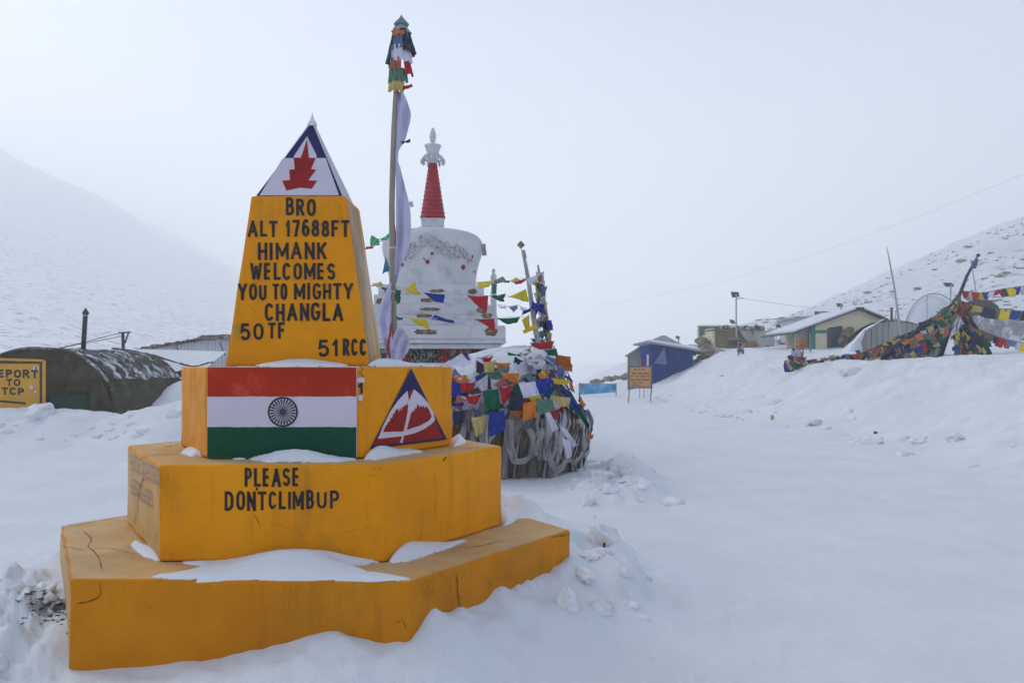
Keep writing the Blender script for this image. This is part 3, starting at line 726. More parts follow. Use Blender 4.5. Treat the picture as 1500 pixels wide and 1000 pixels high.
n2r = nrm((*T2[1], 0), (*T2[2], 0), (*T2[1], 1)); p2r = (*T2[1], 0); n2f = nrm((*T2[0], 0), (*T2[1], 0), (*T2[0], 1)); p2f = (*T2[0], 0)
crack(mid, [(652,668),(651,672),(648,676)], p2r, n2r, .010, seed=8)
crack(mid, [(636,690),(637,730),(636,770)], p2r, n2r, .003, seed=9)
crack(mid, [(372,752),(379,763),(383,778)], p2f, n2f, .003, seed=10)
crack(mid, [(361,682),(361,712)], p2f, n2f, .003, seed=11)
up = Vector((0, 0, 1))
def top_crack(parent, pts, z, w, seed): crack(parent, pts, (0, 0, z), up, w, .0045, seed)
top_crack(low, [(120,775),(135,790),(128,800),(145,815),(150,838)], Z1, .004, 21)
top_crack(low, [(90,800),(120,806),(160,803),(200,812)], Z1, .005, 22)
top_crack(low, [(96,770),(130,764),(180,757)], Z1, .004, 23)
top_crack(mid, [(208,668),(240,666),(264,664)], Z2, .010, 24)
top_crack(mid, [(240,654),(255,653),(264,651)], Z2, .010, 25)
top_crack(low, [(640,806),(700,800),(740,792)], Z1, .006, 26)
# green ghost of an old figure on the shaft
GH = mat('old_green_paint', (.36, .27, .03), .5, .15, 9, 0)
write(shaft, 'old_lettering', [('7', 340, 352, 476, 496)], pS, nS, GH, th=.22)

# ---------------------------------------------------------------- snow lying on the monument
def drift(label, poly, z0, hf, res=.012, name='snow_drift', k=.55):
    clip = T1 if abs(z0-Z1) < .01 else (T2 if abs(z0-Z2) < .01 else T3)
    P = np.array([(p[0], p[1]) for p in poly]); x0, y0 = P.min(0)-.03; x1, y1 = P.max(0)+.03
    nx = int((x1-x0)/res)+2; ny = int((y1-y0)/res)+2
    X, Y = np.meshgrid(np.linspace(x0, x1, nx), np.linspace(y0, y1, ny))
    sdv = -poly_sd(X, Y, P)
    sdv = sdv + .006*fbm(X*7, Y*7, 2, 5)
    sdv = np.minimum(sdv, -poly_sd(X, Y, clip)-.012-.006*np.abs(fbm(X*5, Y*5, 2, 6)))
    H_ = hf(X, Y)
    Zv = np.minimum(np.where(sdv > 0, H_*(1-np.exp(-sdv*k/np.maximum(H_, .008)*1.6)), sdv*1.5), H_+.002) + .003*fbm(X*14, Y*14, 3, 8)*(sdv > .01)
    Zv = np.where(sdv < 0, np.minimum(Zv, sdv*1.5), Zv)
    use = sdv > -.011
    idx = -np.ones(X.shape, int); idx[use] = np.arange(use.sum())
    vs = np.stack([X[use], Y[use], z0+.002+Zv[use]], 1)
    fs = [(idx[j,i], idx[j,i+1], idx[j+1,i+1], idx[j+1,i]) for j in range(ny-1) for i in range(nx-1) if use[j,i] and use[j,i+1] and use[j+1,i+1] and use[j+1,i]]
    cx, cy = P.mean(0); L0 = Vector((cx, cy, z0))
    mb = MB(); mb.add([tuple(v) for v in vs], fs)
    for i in range(len(mb.v)): v = mb.v[i]; mb.v[i] = (v[0]-cx, v[1]-cy, v[2]-z0)
    o = mb.build(name, SNOW, smooth=True, fix=False); o.location = L0
    return tag(o, label, 'snow drift', 'snow drifts lying on the monument')
def lv(pts, z): return [tuple(on_level(x, y, z))[:2] for x, y in pts]
def PX(X, Y): return HX + X/Y*FPX
F2 = 4.607
drift('large peaked snow drift on the lowest step under the painted warning', lv([(221,845),(262,839),(306,831),(272,826)], Z1)+[(-1.87,F2+.01),(-.735,F2+.01)]+lv([(505,831.5),(545,840),(606,848)], Z1)+[(-.60,4.20),(-1.2,4.2),(-1.7,4.215)], Z1,
      lambda X, Y: .012+.175*np.exp(-np.abs((PX(X, 4.62)-447)/72)**2.2)*np.clip(1-(F2-Y)/.40, 0, 1)**1.35 + .028*np.exp(-((PX(X, Y)-420)/120)**2)*np.clip((4.62-Y)/.2, 0, 1), k=.9)
drift('thin pointed snow wedge on the lowest step below the right face', lv([(569,825),(575,806),(640,797.5),(686,791),(668,799),(630,812),(600,822)], Z1), Z1,
      lambda X, Y: .012+.07*np.exp(-((PX(X, Y)-590)/40)**2), k=1.2)
drift('small snow patch on the lowest step beside its left corner', lv([(191,797),(200,792),(215,800),(235,808),(237,822),(215,818),(198,806)], Z1), Z1, lambda X, Y: .028+0*X, k=1.0)
drift('snow drift over the back right corner of the lowest step', [(-.06,5.72)]+lv([(738,771),(750,766),(760,759),(777,757),(785,750)], Z1)+[(.15,6.3),(-.4,6.9),(-.62,6.85),(-.05,5.76)], Z1,
      lambda X, Y: .03+.10*ss(5.8, 6.4, Y), k=.8)
drift('low snow drift on the middle step in front of the flag panel', lv([(338,669.5),(352,670.5)], Z2)+[(-1.66,4.862),(-.925,4.862),(-.92,4.80)]+lv([(517,674),(500,676.5),(440,677.2),(392,676.8)], Z2), Z2,
      lambda X, Y: .008+.112*np.exp(-np.abs((PX(X, 4.87)-436)/44)**1.9)*np.clip(1-(4.87-Y)/.32, 0, 1)**1.2, k=1.1)
drift('small snow patch on the middle step left of the flag panel', lv([(264,664),(272,659),(300,657),(302,668),(280,669)], Z2), Z2, lambda X, Y: .035+0*X, k=.9)
drift('snow wedge on the middle step under the triangular emblem', lv([(533,673),(540,664),(600,660),(620,662),(585,668),(550,674)], Z2), Z2, lambda X, Y: .015+.06*np.exp(-((PX(X, Y)-552)/26)**2), k=1.3)
drift('snow on the pedestal against the foot of the obelisk', [(-1.62,5.26),(-1.05,5.26),(-1.0,4.93),(-1.3,4.90),(-1.55,4.93)], Z3+.002, lambda X, Y: .008+.055*np.exp(-((X+1.33)/.2)**2)*np.clip((Y-4.9)/.34, 0, 1), k=.8)
drift('tapering snow ridge on the pedestal right of the obelisk', [(-.90,5.30),(-.895,5.75),(-.8,5.9),(-.6,5.95),(-.47,5.72),(-.62,5.5),(-.82,5.15),(-.9,5.1)], Z3+.002, lambda X, Y: .012+.062*np.exp(-((X+.90)/.13)**2), k=1.0)
drift('small snow patch on the middle step right of the pedestal', lv([(664,655),(664,640),(680,643),(684,648)], Z2), Z2, lambda X, Y: .05+.03*ss(5.8, 6.1, Y), k=.9)
# ================================================================ cloth helpers
def cloth(TL, TR, BR, BL, amp=.02, seed=0, nu=8, nv=8, fold=3.0):
    TL, TR, BR, BL = map(Vector, (TL, TR, BR, BL)); n = (TR-TL).cross(BL-TL)
    n = n.normalized() if n.length > 1e-6 else Vector((0, -1, 0))
    def f(u, v):
        p = TL.lerp(TR, u).lerp(BL.lerp(BR, u), v)
        a = amp*(.25+.9*v)
        return p + n*a*(math.sin(fold*2*math.pi*u/1.6+seed*1.7+1.3*v)+.6*n1(u*3+seed*3.1, v*2.3, seed)*2) + Vector((0, 0, -amp*.5*math.sin(math.pi*u)*(1-v)))
    return MB().grid(f, nu, nv)
def yat(px, a, b):
    """depth along a straight span between two hung ends (px, Y)"""
    t = (px-a[0])/(b[0]-a[0]); return 1/((1-t)/a[1]+t/b[1])
def flag_string(name, label, ends, cord_px, flags, group=None, cr=.004, cordm=None, slack=.02):
    a, b = ends; P = [at(x, y, yat(x, a, b)) for x, y in cord_px]
    t = thing(name, label, 'flag string', P[0], group)
    MB().tube(P, cr, 5).build('cord', cordm or CORD, t)
    for i, (c, q) in enumerate(flags):
        W = [at(x, y, yat(x, a, b)-.006*(i % 2)) for x, y in q]
        cloth(*W, amp=.018, seed=i+len(flags), fold=2+i % 2).build('prayer_flag', FC[c], t, smooth=True)
    return t

# ================================================================ stupa
SC = Vector((at(634, 500, 17.3).x, 17.3, 0)); DS = 17.3
stu = thing('stupa', 'whitewashed buddhist stupa with red ringed spire behind the monument', 'stupa', (SC.x, SC.y, 0))
def zz(y, Y=DS): return EYE-(y-HY)/FPX*Y
def rr_(p, Y=DS): return p/FPX*Y
ROT = R(4)
def sq(hw, z0, z1, hw2=None, jit=.02, seed=0):
    """square tier with uneven worn edges, plan turned a little"""
    hw2 = hw if hw2 is None else hw2; bm = MB(); k = 14
    ring = [(-1+2*i/k, -1) for i in range(k)]+[(1, -1+2*i/k) for i in range(k)]+[(1-2*i/k, 1) for i in range(k)]+[(-1, 1-2*i/k) for i in range(k)]
    m = Matrix.Rotation(ROT, 3, 'Z'); n = len(ring); vs = []
    lv_ = [(z0, hw), (z0+(z1-z0)*.12, hw*1.003), (z1-(z1-z0)*.12, hw2*1.003), (z1-.004, hw2*.988), (z1, hw2*.97)]
    for j, (z, h) in enumerate(lv_):
        for i, (a, b) in enumerate(ring):
            d = jit*n1(a*5+seed, b*5+z*6, seed)
            v = m @ Vector((a*(h+d), b*(h+d), 0)); vs.append((SC.x+v.x, SC.y+v.y, z+jit*.5*n1(a*4, b*4+z, seed+3)))
    fs = [(j*n+i, j*n+(i+1) % n, (j+1)*n+(i+1) % n, (j+1)*n+i) for j in range(4) for i in range(n)]
    fs += [tuple(reversed(range(n))), tuple(range(4*n, 5*n))]
    return bm.add(vs, fs)
YFS = 16.0
def hwf(px_right): # half width of a tier whose front right corner shows at this pixel column
    return ((px_right-HX)/FPX*YFS - SC.x)/1.02
sq(1.30, -.3, zz(531, YFS), seed=1).build('plinth', PLASTER, stu)
sq(hwf(722), zz(531, YFS), zz(511, YFS)+.004, seed=2).build('carved_frieze', CARVE, stu)
sq(hwf(729), zz(511, YFS)+.006, zz(503, YFS), seed=3, jit=.008).build('cornice_moulding', PLASTER, stu)
sq(hwf(736), zz(503, YFS)+.002, zz(497, YFS), seed=4, jit=.008).build('cornice_moulding', PLASTER, stu)
sq(hwf(735), zz(497, YFS)+.002, zz(477, YFS), seed=5, jit=.012).build('cornice_slab', PLASTER, stu)
tiers = [(724, 477, 462), (716, 462, 447), (710, 447, 433), (704, 433, 419)]
for i, (px_, a, b) in enumerate(tiers):
    sq(hwf(px_), zz(a, YFS+.15*i)+.002, zz(b, YFS+.15*(i+1)), seed=6+i, jit=.02).build('tier', PLASTER, stu)
# bell
prof = [(424, 63), (418, 63), (405, 64), (390, 67), (377, 71), (366, 73.5), (358, 73), (350, 69), (345, 62), (341.5, 50), (339, 34), (338, 18)]
prof = [(zz(y), rr_(p)) for y, p in prof]
def smooth_prof(pr, k=4):
    o = []
    for i in range(len(pr)-1):
        p0 = pr[max(i-1, 0)]; p1 = pr[i]; p2 = pr[i+1]; p3 = pr[min(i+2, len(pr)-1)]
        for j in range(k):
            t = j/k
            o.append(tuple(.5*((2*p1[q])+(-p0[q]+p2[q])*t+(2*p0[q]-5*p1[q]+4*p2[q]-p3[q])*t*t+(-p0[q]+3*p1[q]-3*p2[q]+p3[q])*t**3) for q in (0, 1)))
    return o+[pr[-1]]
dome = MB().lathe(smooth_prof(prof), SC, 56)
for i, v in enumerate(dome.v):
    d = Vector((v[0]-SC.x, v[1]-SC.y, 0)); k = 1+.010*n1(v[0]*2.2+3, v[2]*2.6+v[1], 4); dome.v[i] = (SC.x+d.x*k, SC.y+d.y*k, v[2])
domeo = dome.build('dome', PLASTER, stu, smooth=True)
def on_dome(px, py, out=0):
    z = zz(py, DS-1.0); r = float(np.interp(z, [p[0] for p in prof], [p[1] for p in prof]))
    s = max(-.99, min(.99, (px-634)/FPX*(DS-.9)/r)); a = math.asin(s)
    return Vector((SC.x+(r+out)*math.sin(a), SC.y-(r+out)*math.cos(a), z)), Vector((math.sin(a), -math.cos(a), 0))
def boss(px, py, r, m, name='boss', flat=.5):
    c, n = on_dome(px, py); r = r/FPX*DS; x = Vector((n.y, -n.x, 0)); mb = MB(); vs = []; K = 10
    for j in range(4):
        ph = j/3*math.pi/2
        for k in range(K):
            a = 2*math.pi*k/K; q = math.cos(ph)*r if j < 3 else r*.05
            vs.append(c + x*q*math.cos(a) + Vector((0, 0, q*math.sin(a))) + n*(r*flat*math.sin(ph)))
    mb.add(vs, [(j*K+k, j*K+(k+1) % K, (j+1)*K+(k+1) % K, (j+1)*K+k) for j in range(3) for k in range(K)]+[tuple(range(3*K, 4*K))])
    return mb.build(name, m, domeo, smooth=True)
GARL = mat('worn_relief_plaster', (.52, .52, .55), .9, .2, 20, .6, 30, .05, col2=(.30, .28, .27), c2scale=14, c2lo=.52, c2hi=.62)
def ringb(px, py, r, th=1.5, m=GARL):
    c, n = on_dome(px, py, .01); r = r/FPX*DS; x = Vector((n.y, -n.x, 0))
    MB().tube([c+x*r*math.cos(2*math.pi*k/10)+Vector((0, 0, r*.9*math.sin(2*math.pi*k/10))) for k in range(11)], th/FPX*DS, 5, cap=False).build('garland_loop', m, domeo, smooth=True)
for (px_, py_, r) in [(601,368,4),(609,373,4.5),(618,365,4),(626,358,4),(633,347,5),(640,357,4),(649,356,4),(655,361,4.5),(661,358,4),(668,365,4.5),(676,371,4.5),(687,370,4.5),(598,375,3.5),(612,358,3.5),(648,366,3.5),(658,369,4),(667,374,3.5),(605,361,3.5),(693,377,3.5),(641,350,4),(626,349,4),(676,361,3.5),(683,364,3.5)]:
    ringb(px_, py_, r)
for (px_, py_, r) in [(633,383,3.2),(594,385,3.4),(684,388,4.0),(633,375,5),(640,371,2.6),(697,371,2.2),(629,378,2.2),(699,392,2.2),(575,372,3)]:
    boss(px_, py_, r, SPIRE if (px_, py_) != (633,375) else PLASTER)
boss(633, 346, 7, PLASTER, 'relief_crest', .35)
# worn patches showing brick
def patch(parent, px0, px1, py0, py1, Y, seed, name='exposed_brick', tilt=0):
    c = at((px0+px1)/2, (py0+py1)/2, Y); w_ = (px1-px0)/FPX*Y/2; h_ = (py1-py0)/FPX*Y/2; K = 18; mb = MB(); r = random.Random(seed)
    m = Matrix.Rotation(ROT, 3, 'Z'); vs = [c+Vector((0, -.022, 0))]
    for ring_ in (.5, 1):
        for k in range(K):
            a = 2*math.pi*k/K; q = ring_*(r.uniform(.72, 1.08) if ring_ == 1 else 1); ex = abs(math.cos(a))**.6*math.copysign(1, math.cos(a)); ez = abs(math.sin(a))**.7*math.copysign(1, math.sin(a))
            vs.append(c + m @ Vector((w_*q*ex, -.020+r.uniform(-.008, .010) if ring_ < 1 else .012, 0)) + Vector((0, 0, h_*q*ez)))
    fs = [(0, 1+k, 1+(k+1) % K) for k in range(K)]+[(1+k, 1+K+k, 1+K+(k+1) % K, 1+(k+1) % K) for k in range(K)]
    mb.add(vs, fs); return mb.build(name, BRICK, parent)
tl = [o for o in stu.children if o.name.startswith('tier')]; slab = [o for o in stu.children if o.name.startswith('cornice_slab')][0]
def fy(px_right, px): # depth of the tier's front face at this column
    hw = hwf(px_right); y = SC.y-hw; x = (px-HX)/FPX*y; return y + math.tan(ROT)*(x-SC.x)
for (t_, pr_, a, b, c, d, s_) in [(3,704,623,658,422,430,1),(2,710,609,642,435,444,2),(1,716,608,653,449,457,3),(0,724,606,638,460,467,4),(3,704,682,700,422,431,6),(1,716,694,716,449,460,8),(0,724,704,722,458,470,9),(3,704,560,576,421,430,12),(2,710,549,566,436,446,13)]:
    patch(tl[t_], a, b, c, d, fy(pr_, (a+b)/2), s_)
patch(slab, 597, 649, 480, 492, fy(735, 623), 5); patch(slab, 706, 733, 477, 495, fy(735, 719), 7)
# frieze: red panels and tucked white cloths
fz = [o for o in stu.children if o.name.startswith('carved_frieze')][0]
for (a, b) in [(586,603),(640,660),(668,690),(700,712)]:
    Yq = fy(722, (a+b)/2)-.03; mb = MB().box(tuple(at(a, 530, Yq)), tuple(at(b, 512, Yq)+Vector((0, .03, 0)))); mb.build('red_panel', REDB, fz, bevel=.006)
for i in range(26):
    a = 588+i*4.9; Yq = fy(722, a)-.05
    MB().tube([at(a-1.3, 513+rnd.uniform(0, 2), Yq), at(a+rnd.uniform(-1, 1), 521, Yq-.02), at(a+1.6, 529-rnd.uniform(0, 3), Yq)], rnd.uniform(.010, .020), 5).build('carving', CARVE, fz, smooth=True)
# neck block, spire, canopy, finial
def sqt(hw, y0, y1, hw2, name, m, par=stu): return sq(rr_(hw), zz(y0), zz(y1), rr_(hw2), jit=.01, seed=hw).build(name, m, par)
sqt(16, 339, 322, 16.5, 'neck_block', PLASTER)
sp = [(zz(323), rr_(13)), (zz(322), rr_(15.5))]
N_ = 14
for i in range(N_):
    y0 = 321-(321-236)*i/N_; y1 = 321-(321-236)*(i+1)/N_; h0 = 18.6-(18.6-5.4)*(i/N_)**.93
    if i == 0: h0 = 18.6
    sp += [(zz(y0), rr_(h0*.93)), (zz(y0*.7+y1*.3), rr_(h0)), (zz(y0*.3+y1*.7), rr_(h0*.985)), (zz(y1), rr_(h0*.90))]
MB().lathe(sp, SC, 28).build('ringed_spire', SPIRE, stu, smooth=True)
can = MB().lathe([(zz(241), rr_(6)), (zz(236), rr_(7.5)), (zz(228), rr_(8.5)), (zz(222), rr_(9)), (zz(216), rr_(11.5)), (zz(214), rr_(12.5)), (zz(213), rr_(12)), (zz(213.5), rr_(3))], SC, 20).build('canopy', PLASTER, stu, smooth=True)
for k in range(12):
    a = 2*math.pi*k/12; d = Vector((math.cos(a), math.sin(a), 0)); p0 = Vector((SC.x, SC.y, 0))
    P = [p0+d*rr_(8.5)+Vector((0, 0, zz(227))), p0+d*rr_(13)+Vector((0, 0, zz(230))), p0+d*rr_(17)+Vector((0, 0, zz(236))), p0+d*rr_(17.2)+Vector((0, 0, zz(240))), p0+d*rr_(13.5)+Vector((0, 0, zz(238)))]
    MB().tube(P, [.018, .022, .024, .022, .012], 6).build('scroll', PLASTER, can, smooth=True)
MB().tube([Vector((SC.x+rr_(15)*math.cos(2*math.pi*k/24), SC.y+rr_(15)*math.sin(2*math.pi*k/24), zz(233.5))) for k in range(25)], .016, 5, cap=False).build('rim', PLASTER, can, smooth=True)
MB().lathe([(zz(214), rr_(3)), (zz(211), rr_(2.2)), (zz(208), rr_(3.6)), (zz(200), rr_(5)), (zz(194), rr_(4)), (zz(191), rr_(2.2)), (zz(190), rr_(3)), (zz(187), rr_(.3))], SC, 10).build('finial', PLASTER, stu, smooth=True)
# tassels on the bell shoulders
def tassel(label, q, Y, c, name='cloth_tassel'):
    P = [at(x, y, Y) for x, y in q]; t = cloth(*P, amp=.02, seed=3, fold=3)
    o0 = P[0]; t.v = [(v[0]-o0.x, v[1]-o0.y, v[2]-o0.z) for v in t.v]
    o = t.build(name, c, smooth=True); o.location = o0; return tag(o, label, 'cloth')
tassel('blue cloth tied at the left shoulder of the stupa', [(565,377),(571,376),(572,396),(560,401)], 16.9, FC['teal'])
tassel('grey ragged cloth at the right shoulder of the stupa', [(704,358),(711,356),(713,374),(707,375)], 17.1, KHATA)
tassel('orange flag beside the foot of the red spire', [(602,341),(615,331.5),(617,340),(604,344)], 16.6, FC['orange'])

# ================================================================ tall prayer pole
PY = 9.0
pole = thing('prayer_pole', 'tall weathered wooden pole topped by a bundle of coloured flags', 'flag pole', (at(578,537,PY).x, PY, 0))
pp = [(580,585),(578,540),(577.5,490),(575,420),(574.5,360),(574,300),(575.5,240),(577,190),(579,150),(583,100),(587,50),(588,36)]
MB().tube([at(x, y, PY) for x, y in pp]+[], [.036,.036,.035,.034,.033,.032,.031,.030,.028,.026,.022,.018], 10).build('pole', WOOD, pole, smooth=True)
MB().tube([at(580,585,PY)-Vector((0,0,1.2)), at(580,584,PY)], .037, 10).build('pole_foot', WOOD, pole)
for py_ in (363, 427): MB().lathe([(at(0,py_+1.2,PY).z, .037), (at(0,py_-1.2,PY).z, .037)], at(574.8, 0, PY), 12).build('binding', CORD, pole)
def wrap(name, m, cx0, y0, hw0, cx1, y1, hw1, a0, a1, seed, folds=5, amp=.012):
    def f(u, v):
        a = R(a0+(a1-a0)*u); hw = (hw0+(hw1-hw0)*v)/FPX*PY + amp*(.4+v)*math.sin(folds*2*math.pi*u+seed)+.006*n1(u*6+seed, v*3, seed)
        c = at(cx0+(cx1-cx0)*v, y0+(y1-y0)*v+1.2*math.sin(folds*5*u+seed)*v, PY)
        return c+Vector((math.cos(a)*hw, math.sin(a)*hw, 0))
    return MB().grid(f, 26, 8).build(name, m, pole, smooth=True)
MB().lathe([(at(0,38,PY).z, .075), (at(0,36,PY).z, .085), (at(0,30,PY).z, .045), (at(0,26,PY).z, .018), (at(0,21.5,PY).z, .002)], at(588, 0, PY), 14).build('finial', mat('verdigris', (.16, .24, .24), .6, .2, 20, .3), pole, smooth=True)
wrap('top_cloth', KHATA, 588, 37, 5, 588, 48, 13, 0, 360, 1, 4)
wrap('prayer_flag', FC['fadeblue'], 588, 47, 10, 588, 76, 15, 200, 330, 2, 5)
wrap('prayer_flag', FC['orange'], 587, 48, 12, 587, 56, 13.5, 215, 300, 9, 3)
wrap('prayer_flag', FC['green'], 586, 42, 9, 584, 95, 17.5, 120, 225, 3, 3)
wrap('prayer_flag', FC['dark'], 590, 44, 8, 591, 80, 17.5, -95, 60, 4, 3)
wrap('prayer_flag', FC['white'], 587, 70, 14.5, 588, 94, 15.5, 190, 370, 5, 5)
wrap('prayer_flag', FC['fadered'], 585, 88, 13, 585, 107, 13, 185, 290, 6, 4)
wrap('prayer_flag', FC['red'], 590, 88, 10, 593, 112, 12, -80, 30, 7, 2)
wrap('prayer_flag', FC['fadegreen'], 583, 103, 12.5, 583, 122, 13, 175, 370, 8, 7)
wrap('prayer_flag', FC['fadeyellow'], 582, 117, 11, 581, 136, 10.5, 175, 360, 11, 4)
cloth(*[at(x, y, PY-.05) for x, y in [(590,126),(603,123),(605,127),(590,133)]], amp=.01).build('prayer_flag', FC['red'], pole, smooth=True)
# long white scarf on the pole
sc1 = [(133,583,590),(150,582,597),(168,581,603),(182,581,601),(200,580,594),(222,579,584),(236,579,583),(245,579,586),(262,580,590),(290,580,598),(310,580,601),(335,580,602),(355,580,599),(375,579,594),(395,578,586),(415,577,580)]
sc2 = [(415,570,574),(432,562,573),(450,556,574),(470,554,573),(490,558,574),(505,563,575),(520,568,575),(528,571,576)]
def ribbon(rows, Y, amp, seed, m, name, par, nu=12):
    n = len(rows)*2-1
    def f(u, v):
        t = v*(len(rows)-1); i = min(int(t), len(rows)-2); k = t-i; a = rows[i]; b = rows[i+1]; k2 = k
        y = a[0]+(b[0]-a[0])*k2; x0 = a[1]+(b[1]-a[1])*k2; x1 = a[2]+(b[2]-a[2])*k2
        w_ = (x1-x0)/20
        p = at(x0+(x1-x0)*u, y, Y); return p+Vector((0, amp*(math.sin(u*9*max(w_, .35)+v*5+seed)+.8*n1(u*2.5+seed, v*6, seed))*min(1, u*4+.1), 0))
    return MB().grid(f, nu, n*2).build(name, m, par, smooth=True)
scf = thing('white_scarf', 'long white scarf billowing down the right side of the tall pole', 'scarf', at(583, 133, PY))
ribbon(sc1, PY-.01, .035, 1, KHATW, 'scarf_cloth', scf)
ribbon(sc2, PY-.06, .035, 2, KHATW, 'scarf_cloth', scf)
ribbon([(480,582,588),(492,576,598),(503,573,601),(514,572,599),(524,573,591),(530,575,586)], PY-.08, .035, 3, KHATW, 'scarf_cloth', scf)
cloth(*[at(x, y, PY) for x, y in [(597,296),(604,294),(606,302),(602,304)]], amp=.01).build('scarf_end', KHATW, scf, smooth=True)
MB().tube([at(x, y, PY-.075) for x, y in [(578,330),(579.5,345),(579,360)]], .006, 5).build('red_edge', FC['red'], scf)
MB().tube([at(x, y, PY-.085) for x, y in [(574,470),(571,490),(568,505),(569,515),(571,525)]], [.004,.014,.012,.014,.006], 5).build('red_edge', FC['red'], scf)
tassel('small dark blue scrap of cloth caught on the white scarf', [(588,207),(601,203),(601.5,209),(589,210.5)], PY-.02, FC['dark'], 'cloth_scrap')

# ================================================================ strings of flags between the poles
EA, EB = (583, 9.0), (775, 12.6)
GS = 'strings of prayer flags between the poles'
flag_string('prayer_flag_string', 'flag string from tall pole crossing the stupa tiers, upper of the two', (EA, EB),
 [(580,421),(600,426),(619,428),(651,431),(684,432),(716,433),(744,434),(772,441)],
 [('green',[(580,423),(588,424.5),(585,446),(581,440)]),('yellow',[(591,424),(607,412.5),(617,431.5),(612,432)]),('blue',[(619,427),(651,431),(649,444),(633,440)]),('white',[(651,431),(684,432),(683,435.5),(653,437)]),
  ('red',[(684,432.5),(716,433),(714,458.5),(703,450)]),('green',[(717,433),(741,429.5),(739,442),(733,441)]),('yellow',[(744,434.5),(770,423),(774,443),(761,439)])], GS)
flag_string('prayer_flag_string', 'flag string from tall pole crossing the stupa cornice, lower of the two', (EA, EB),
 [(580,463),(598,465),(631,466),(668,468),(694,467),(727,466),(762,463),(778,466)],
 [('green',[(580,463),(591,465),(589,468),(581,469)]),('yellow',[(596,465),(622,466.5),(632,484),(612,475)]),('blue',[(638,461),(664,469),(667,474),(632,467.5)]),('white',[(668,468),(700,467),(699,470),(669,472)]),
  ('red',[(694,467),(724,466),(727,486),(714,478)]),('green',[(727,466),(762,464),(757,472.5),(744,475)])], GS)
flag_string('prayer_flag_string', 'short flag string from the stupa bell to the thin white pole', ((690, 16), (775, 12.6)),
 [(694,414),(724,411),(745,411),(772,406)],
 [('yellow',[(697,414),(724,409.5),(722,417),(704,423)]),('fadegreen',[(724,410),(736,404.5),(743,412),(725,416)]),('green',[(737,410),(747,411),(744,414),(738,414)]),('fadeyellow',[(746,411),(756,406),(761,412),(750,414)]),('red',[(751,413),(773,406),(770,412),(757,417)])], GS)
flag_string('prayer_flag_string', 'loose flag string with green flag left of the tall pole', ((536, 10.5), (571, 9.05)),
 [(534,364),(548,360),(560,352),(573,343)],
 [('leaf',[(545,344),(556,350),(552,359),(541,361)]),('leaf',[(556,350),(570,341.5),(572,347),(559,355)]),('red',[(536,361),(552,358),(548,361.5),(536,366)])])
flag_string('prayer_flag_string', 'low flag string with small yellow flag beside the obelisk', ((540, 10.5), (577, 9.05)),
 [(536,420),(550,417),(562,420),(575,424)],
 [('orange',[(540,417),(550,415.5),(548,419),(541,419)]),('fadeyellow',[(545,414.5),(559,412),(560,418),(552,421)]),('dark',[(558,419),(574,422),(572,427),(562,424)])])
flag_string('prayer_flag_string', 'faded string of tiny flags close to the thin white pole', ((730, 14), (775, 12.6)),
 [(722,445),(742,448),(760,447),(776,456)],
 [('white',[(730,447),(741,448),(739,452),(733,452)]),('fadeblue',[(744,449),(759,446),(757,452),(752,458)]),('white',[(761,448),(773,451),(770,456),(764,455)])])

# thin white pole and wrapped pole behind the heap
p1 = thing('thin_pole', 'thin white leaning pole with a square knob beside the flag heap', 'pole', (at(778,500,12.6).x, 12.6, 1.6))
MB().tube([at(x, y, 12.6) for x, y in [(792,520),(784,480),(778,440),(774,410),(770,388),(766,370)]], [.045,.042,.036,.032,.028,.022], 8).build('shaft', KHATA, p1, smooth=True)
MB().lathe([(at(0,364,12.6).z, .01), (at(0,359,12.6).z, .062), (at(0,353,12.6).z, .01)], at(763, 0, 12.6), 4).build('knob', BRICK, p1)
cloth(*[at(x, y, 12.55) for x, y in [(763,364),(769,366),(772,378),(766,379)]], amp=.02).build('cloth', KHATA, p1, smooth=True)
p2 = thing('wrapped_pole', 'post bundled in yellow and blue flags rising from the flag heap', 'flag pole', (at(795,500,12.8).x, 12.8, 1.7))
MB().tube([at(x, y, 12.8) for x, y in [(806,520),(800,470),(793,420),(788,388)]], [.05,.045,.035,.012], 8).build('post', WOOD, p2, smooth=True)
r2 = random.Random(5)
for i in range(46):
    t = i/46; y = 398+t*112+r2.uniform(-4, 4); cx = 787+t*9+ (t**2)*4; hw = 5+t*13+ t*t*8
    x0 = cx+r2.uniform(-hw, hw*.5); ww = r2.uniform(6, 13)*(1+t*.3); hh = r2.uniform(9, 20); sk = r2.uniform(-5, 5)
    c = r2.choice(['yellow','fadeyellow','blue','fadeblue','white','print','dark','white','print','fadeyellow','blue','fadegreen'])
    q = [(x0,y),(x0+ww*.8,y+r2.uniform(-2,3)),(x0+ww*.6+sk,y+hh),(x0+sk,y+hh*.8)]
    cloth(*[at(a, b, 12.72-r2.uniform(0, .18)) for a, b in q], amp=.025, seed=i, nu=5, nv=5).build('prayer_flag', FC[c], p2, smooth=True)
for q, c in [([(771,408),(790,400),(793,407),(776,418)],'white'),([(785,404),(792,402),(793,413),(786,409)],'fadered'),([(780,440),(797,452),(802,462),(778,452)],'blue'),([(764,468),(775,460),(776,478),(770,484)],'yellow'),([(765,484),(784,473),(788,480),(768,489)],'yellow'),([(766,455),(778,450),(777,456),(764,462)],'blue')]:
    cloth(*[at(a, b, 12.5) for a, b in q], amp=.02, seed=len(c)).build('prayer_flag', FC[c], p2, smooth=True)
pn = thing('small_pinnacle', 'small white post with green cloth between stupa and thin pole', 'post', (at(723,430,19).x, 19, 1.5))
MB().tube([at(722,520,19), at(723,430,19), at(723,418,19)], [.09,.07,.05], 8).build('post', PLASTER, pn, smooth=True)
